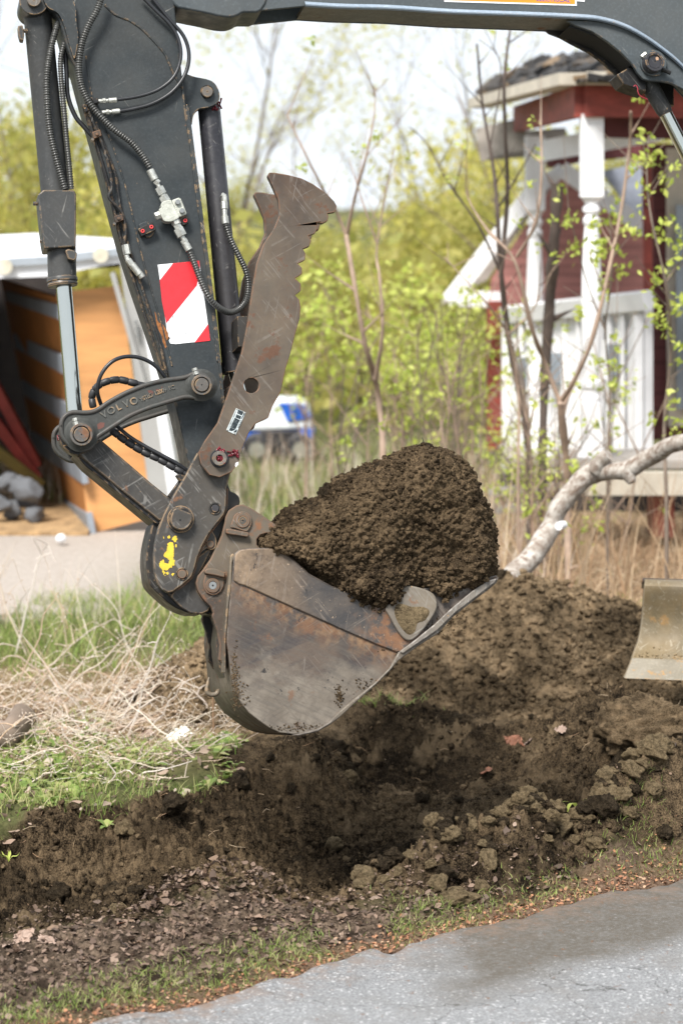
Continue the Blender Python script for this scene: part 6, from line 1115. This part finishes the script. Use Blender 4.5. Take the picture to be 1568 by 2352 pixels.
# arching dry stalks, bleached, with knots
def stalks(n, name, label, seed, xr, yr, lr, zr, mat):
    r = random.Random(seed); mb = MB()
    for k in range(n):
        x0, y0 = r.uniform(*xr), r.uniform(*yr); dr = r.choice((-1, 1, 1)); Ln = r.uniform(*lr); hh = r.uniform(*zr); z0 = hz(x0, y0) if y0 < 13 else 0; P = []; ph = r.uniform(-.5,.5); m_ = 8; cv = r.random() < .45
        for j in range(m_+1):
            u = j/m_; P.append((x0+dr*Ln*u*(1-.15*u)+r.gauss(0,.006), y0+ph*Ln*u, z0+hh*(math.sin(min(u*1.9, 2.6))*(.9 if u < .8 else .8) if cv else u*1.05)+r.gauss(0,.005)))
        th = r.choice((.0012,.0018,.0025,.0045))*r.uniform(.8,1.2); tt = r.random(); Pc = [Vector(p) for p in catmull(P, 3)]; mb.sweep(Pc, [th*(1-.7*i/len(Pc)) for i in range(len(Pc))], 5, t=tt)
        if r.random() < .75:
            for i in range(6, len(Pc)-1, 2 if r.random() < .5 else 3):
                p = Pc[i]; s_ = r.uniform(.0035,.007); mb.sweep([p, p+Vector((r.gauss(0,1), r.gauss(0,1), r.gauss(0,1))).normalized()*s_], [s_*.55, s_*.35], 5, t=tt*.8)
                if r.random() < .30: d = Vector((r.gauss(0,1), r.gauss(0,.7), r.gauss(.3,.6))).normalized()*r.uniform(.03,.10); mb.sweep([p, p+d*.5+Vector((0,0,.004)), p+d], [th*.6, th*.5, th*.3], 4, t=tt); mb.sweep([p+d, p+d*1.06], [.004, .003], 5, t=tt)
    o_ = mb.build(name, mat, None, smooth=60, label=label, kind='stuff'); return o_
stalks(330, 'dry_weed_stalks', 'tangle of bleached broken weed stalks on the left bank', 5, (-1.9,-.50), (9.0,10.9), (.10,.42), (.02,.22), M['dryb'])
stalks(260, 'flat_dry_stalks', 'flattened straw coloured stalks matted on the bank', 6, (-1.8,-.55), (8.9,10.6), (.08,.30), (.01,.07), M['dryb'])
stalks(60, 'tall_weed_stalks', 'tall bleached weed stalks in front of the gravel and trailer', 7, (-2.0,-.62), (9.4,11.6), (.15,.5), (.22,.62), M['dryb'])
stalks(60, 'reed_tangle', 'crossed dry stems tangled beside the dead branch', 8, (.7,2.4), (11.3,13.5), (.3,1.1), (.1,.5), M['reed'])
def soilroots(n, seed):
    r = random.Random(seed); mb = MB()
    for k in range(n):
        x0 = r.uniform(-1.3, 1.5); f_ = float(np.interp(x0, FAR[:,0], FAR[:,1])); y0 = f_-abs(r.gauss(0,.28)); z0 = hz(x0, y0)+.008; d = Vector((r.gauss(0,1), r.gauss(0,1), r.gauss(.1,.5))).normalized()*r.uniform(.015,.06); p = Vector((x0, y0, z0)); mb.sweep([p, p+d*.5+Vector((0,0,r.uniform(-.006,.01))), p+d], [.0009,.0008,.0004], 4)
    mb.build('root_fibres', M['reed'], None, label='fine pale roots sticking out of the trench wall', kind='stuff')
soilroots(120, 4)
# the sod left standing: fringe of grass (stuff) and the single plants that stand out
n = 420; x = g.normal(.15, .09, n); y = g.normal(9.93, .035, n); grass('sod_grass', 'bright grass fringe on the sod above the pit', x, y, g.uniform(.02,.075,n), g.uniform(.002,.005,n), M['blade'], g, .6)
def weedplant(px, py, Y, label, n, size, seed, name='weed', dr=True, zoff=0):
    r = random.Random(seed); p = W(px, py, Y); z0 = hz(p.x, Y); o_ = empty(name, label, name, (p.x, Y, z0+zoff)); mb = MB()
    for k in range(n):
        a_ = r.uniform(0, 6.28); d = Vector((math.cos(a_), math.sin(a_)*.6, 0)); P = [Vector((0,0,0)), d*size*.3+Vector((0,0,size*.5)), d*size*.75+Vector((0,0,size*.55)), d*size*1.05+Vector((0,0,size*(.1 if dr else .9)))]; P = [Vector(q_) for q_ in catmull([tuple(q_) for q_ in P], 3)]; sd = Vector((-math.sin(a_), math.cos(a_), 0)); m_ = len(P); vs_ = []; 
        for i, q_ in enumerate(P): w_ = size*.11*math.sin(math.pi*min(1, (i+.6)/m_)); vs_ += [q_-sd*w_, q_+sd*w_+Vector((0,0,w_*.4))]
        mb2 = MB(); mb2.add(vs_, [(2*i, 2*i+1, 2*i+3, 2*i+2) for i in range(m_-1)], 0, r.random()); mb2.build('leaf', M['leafg'], o_, smooth=80)
    return o_
weedplant(1330,1850,8.55,'drooping green weed uprooted on the face of the right spoil heap',7,.085,1, zoff=.06)
weedplant(1222,1818,8.9,'small wilted weed in the pit left of the drooping one',4,.04,2, zoff=.02)
weedplant(20,1972,8.0,'little clover like sprout hanging at the left end of the trench bank',5,.035,3, zoff=.1, dr=False)
weedplant(712,1098,12.6,'yellow green leafy sprout standing behind the bucket hinge',9,.16,4,dr=False, zoff=.45); 
weedplant(720,1560,9.6,'small sprout by the heap',3,.02,5) if False else None
def crumple(name, px, py, Y, size, mat, label, cat, seed, flat=.5, zl=.02):
    nr_ = np.random.default_rng(seed); k = 9; u, v = np.meshgrid(np.linspace(-1,1,k), np.linspace(-1,1,k)); u, v = u.ravel(), v.ravel(); ed = 1-.25*nr_.random(k*k)*(np.maximum(abs(u), abs(v)) > .9)
    V = np.stack([u*ed*size+nr_.normal(0,.06,k*k)*size, v*ed*size*.7+nr_.normal(0,.06,k*k)*size, flat*size*(nr_.random(k*k)*.7+.3*np.sin(u*2+v))], 1); i = np.arange(k*k).reshape(k,k); F = np.stack([i[:-1,:-1], i[:-1,1:], i[1:,1:], i[1:,:-1]], -1).reshape(-1,4)
    p = W(px, py, Y); o_ = link(name, mesh_np(name, V, F, mat, False), None, label, cat); o_.location = (p.x, Y, hz(p.x, Y)+zl); o_.rotation_euler = (nr_.uniform(.2,.8), nr_.normal()*.2, nr_.uniform(0,6)); return o_
crumple('paper_scrap', 411, 1728, 9.62, .055, plain('off_white_paper', (.72,.70,.62), .8), 'crumpled off white paper scrap lying on the bank beside the dug heap', 'paper', 1)
M['paleleaf'] = plain('pale_pinkish_dead_leaf', (.30,.215,.17), .8, 0, .25, 40); M['redleaf'] = plain('russet_dead_leaf', (.20,.085,.048), .75, 0, .4, 50)
for k, (px, py, Y, s_, m_, lb) in enumerate(((55,2190,7.13,.036,'paleleaf','large curled pale dead leaf at the lower left of the verge'),(108,2200,7.10,.028,'paleleaf','smaller pale dead leaf right of the large curled one'),(20,2215,7.05,.022,'paleleaf','pale leaf at the very left edge of the verge'),(1180,1708,9.55,.04,'redleaf','russet leaves caught on the rim of the pit'),(1215,1712,9.5,.03,'paleleaf','pale brown leaf beside the russet one on the pit rim'),(1115,1750,9.35,.035,'redleaf','dark curled leaf sliding into the pit'),(340,1710,9.7,.035,'paleleaf','tan leaf among the weeds left of the paper scrap'),(275,2150,7.25,.02,'redleaf','curled brown leaf beside the leaf litter hump'),(1290,1700,9.4,.03,'paleleaf','straw coloured leaf high on the right of the pit rim'))):
    crumple('dead_leaf', px, py, Y, s_, M[m_], lb, 'leaf', 30+k, .35, .012)
# old timber at the left edge, one upright straw by the bucket
mb = MB(); mb.sweep([W(-120,1712,9.5)+Vector((0,0,.03)), W(20,1690,9.5), W(58,1640,9.6)], [.065,.06,.055], 12); mb.build('old_log', M['bark'], None, smooth=50, label='weathered grey log end poking in at the left edge of the bank', cat='log')
mb = MB(); p = W(492,1762,9.6); mb.sweep([Vector((p.x, 9.6, hz(p.x, 9.6)-.02)), W(491,1690,9.6), W(489,1602,9.6)], [.005,.0045,.004], 8); mb.build('straw_stem', M['reed'], None, smooth=60, label='single upright straw stem below the back of the bucket', cat='stem')
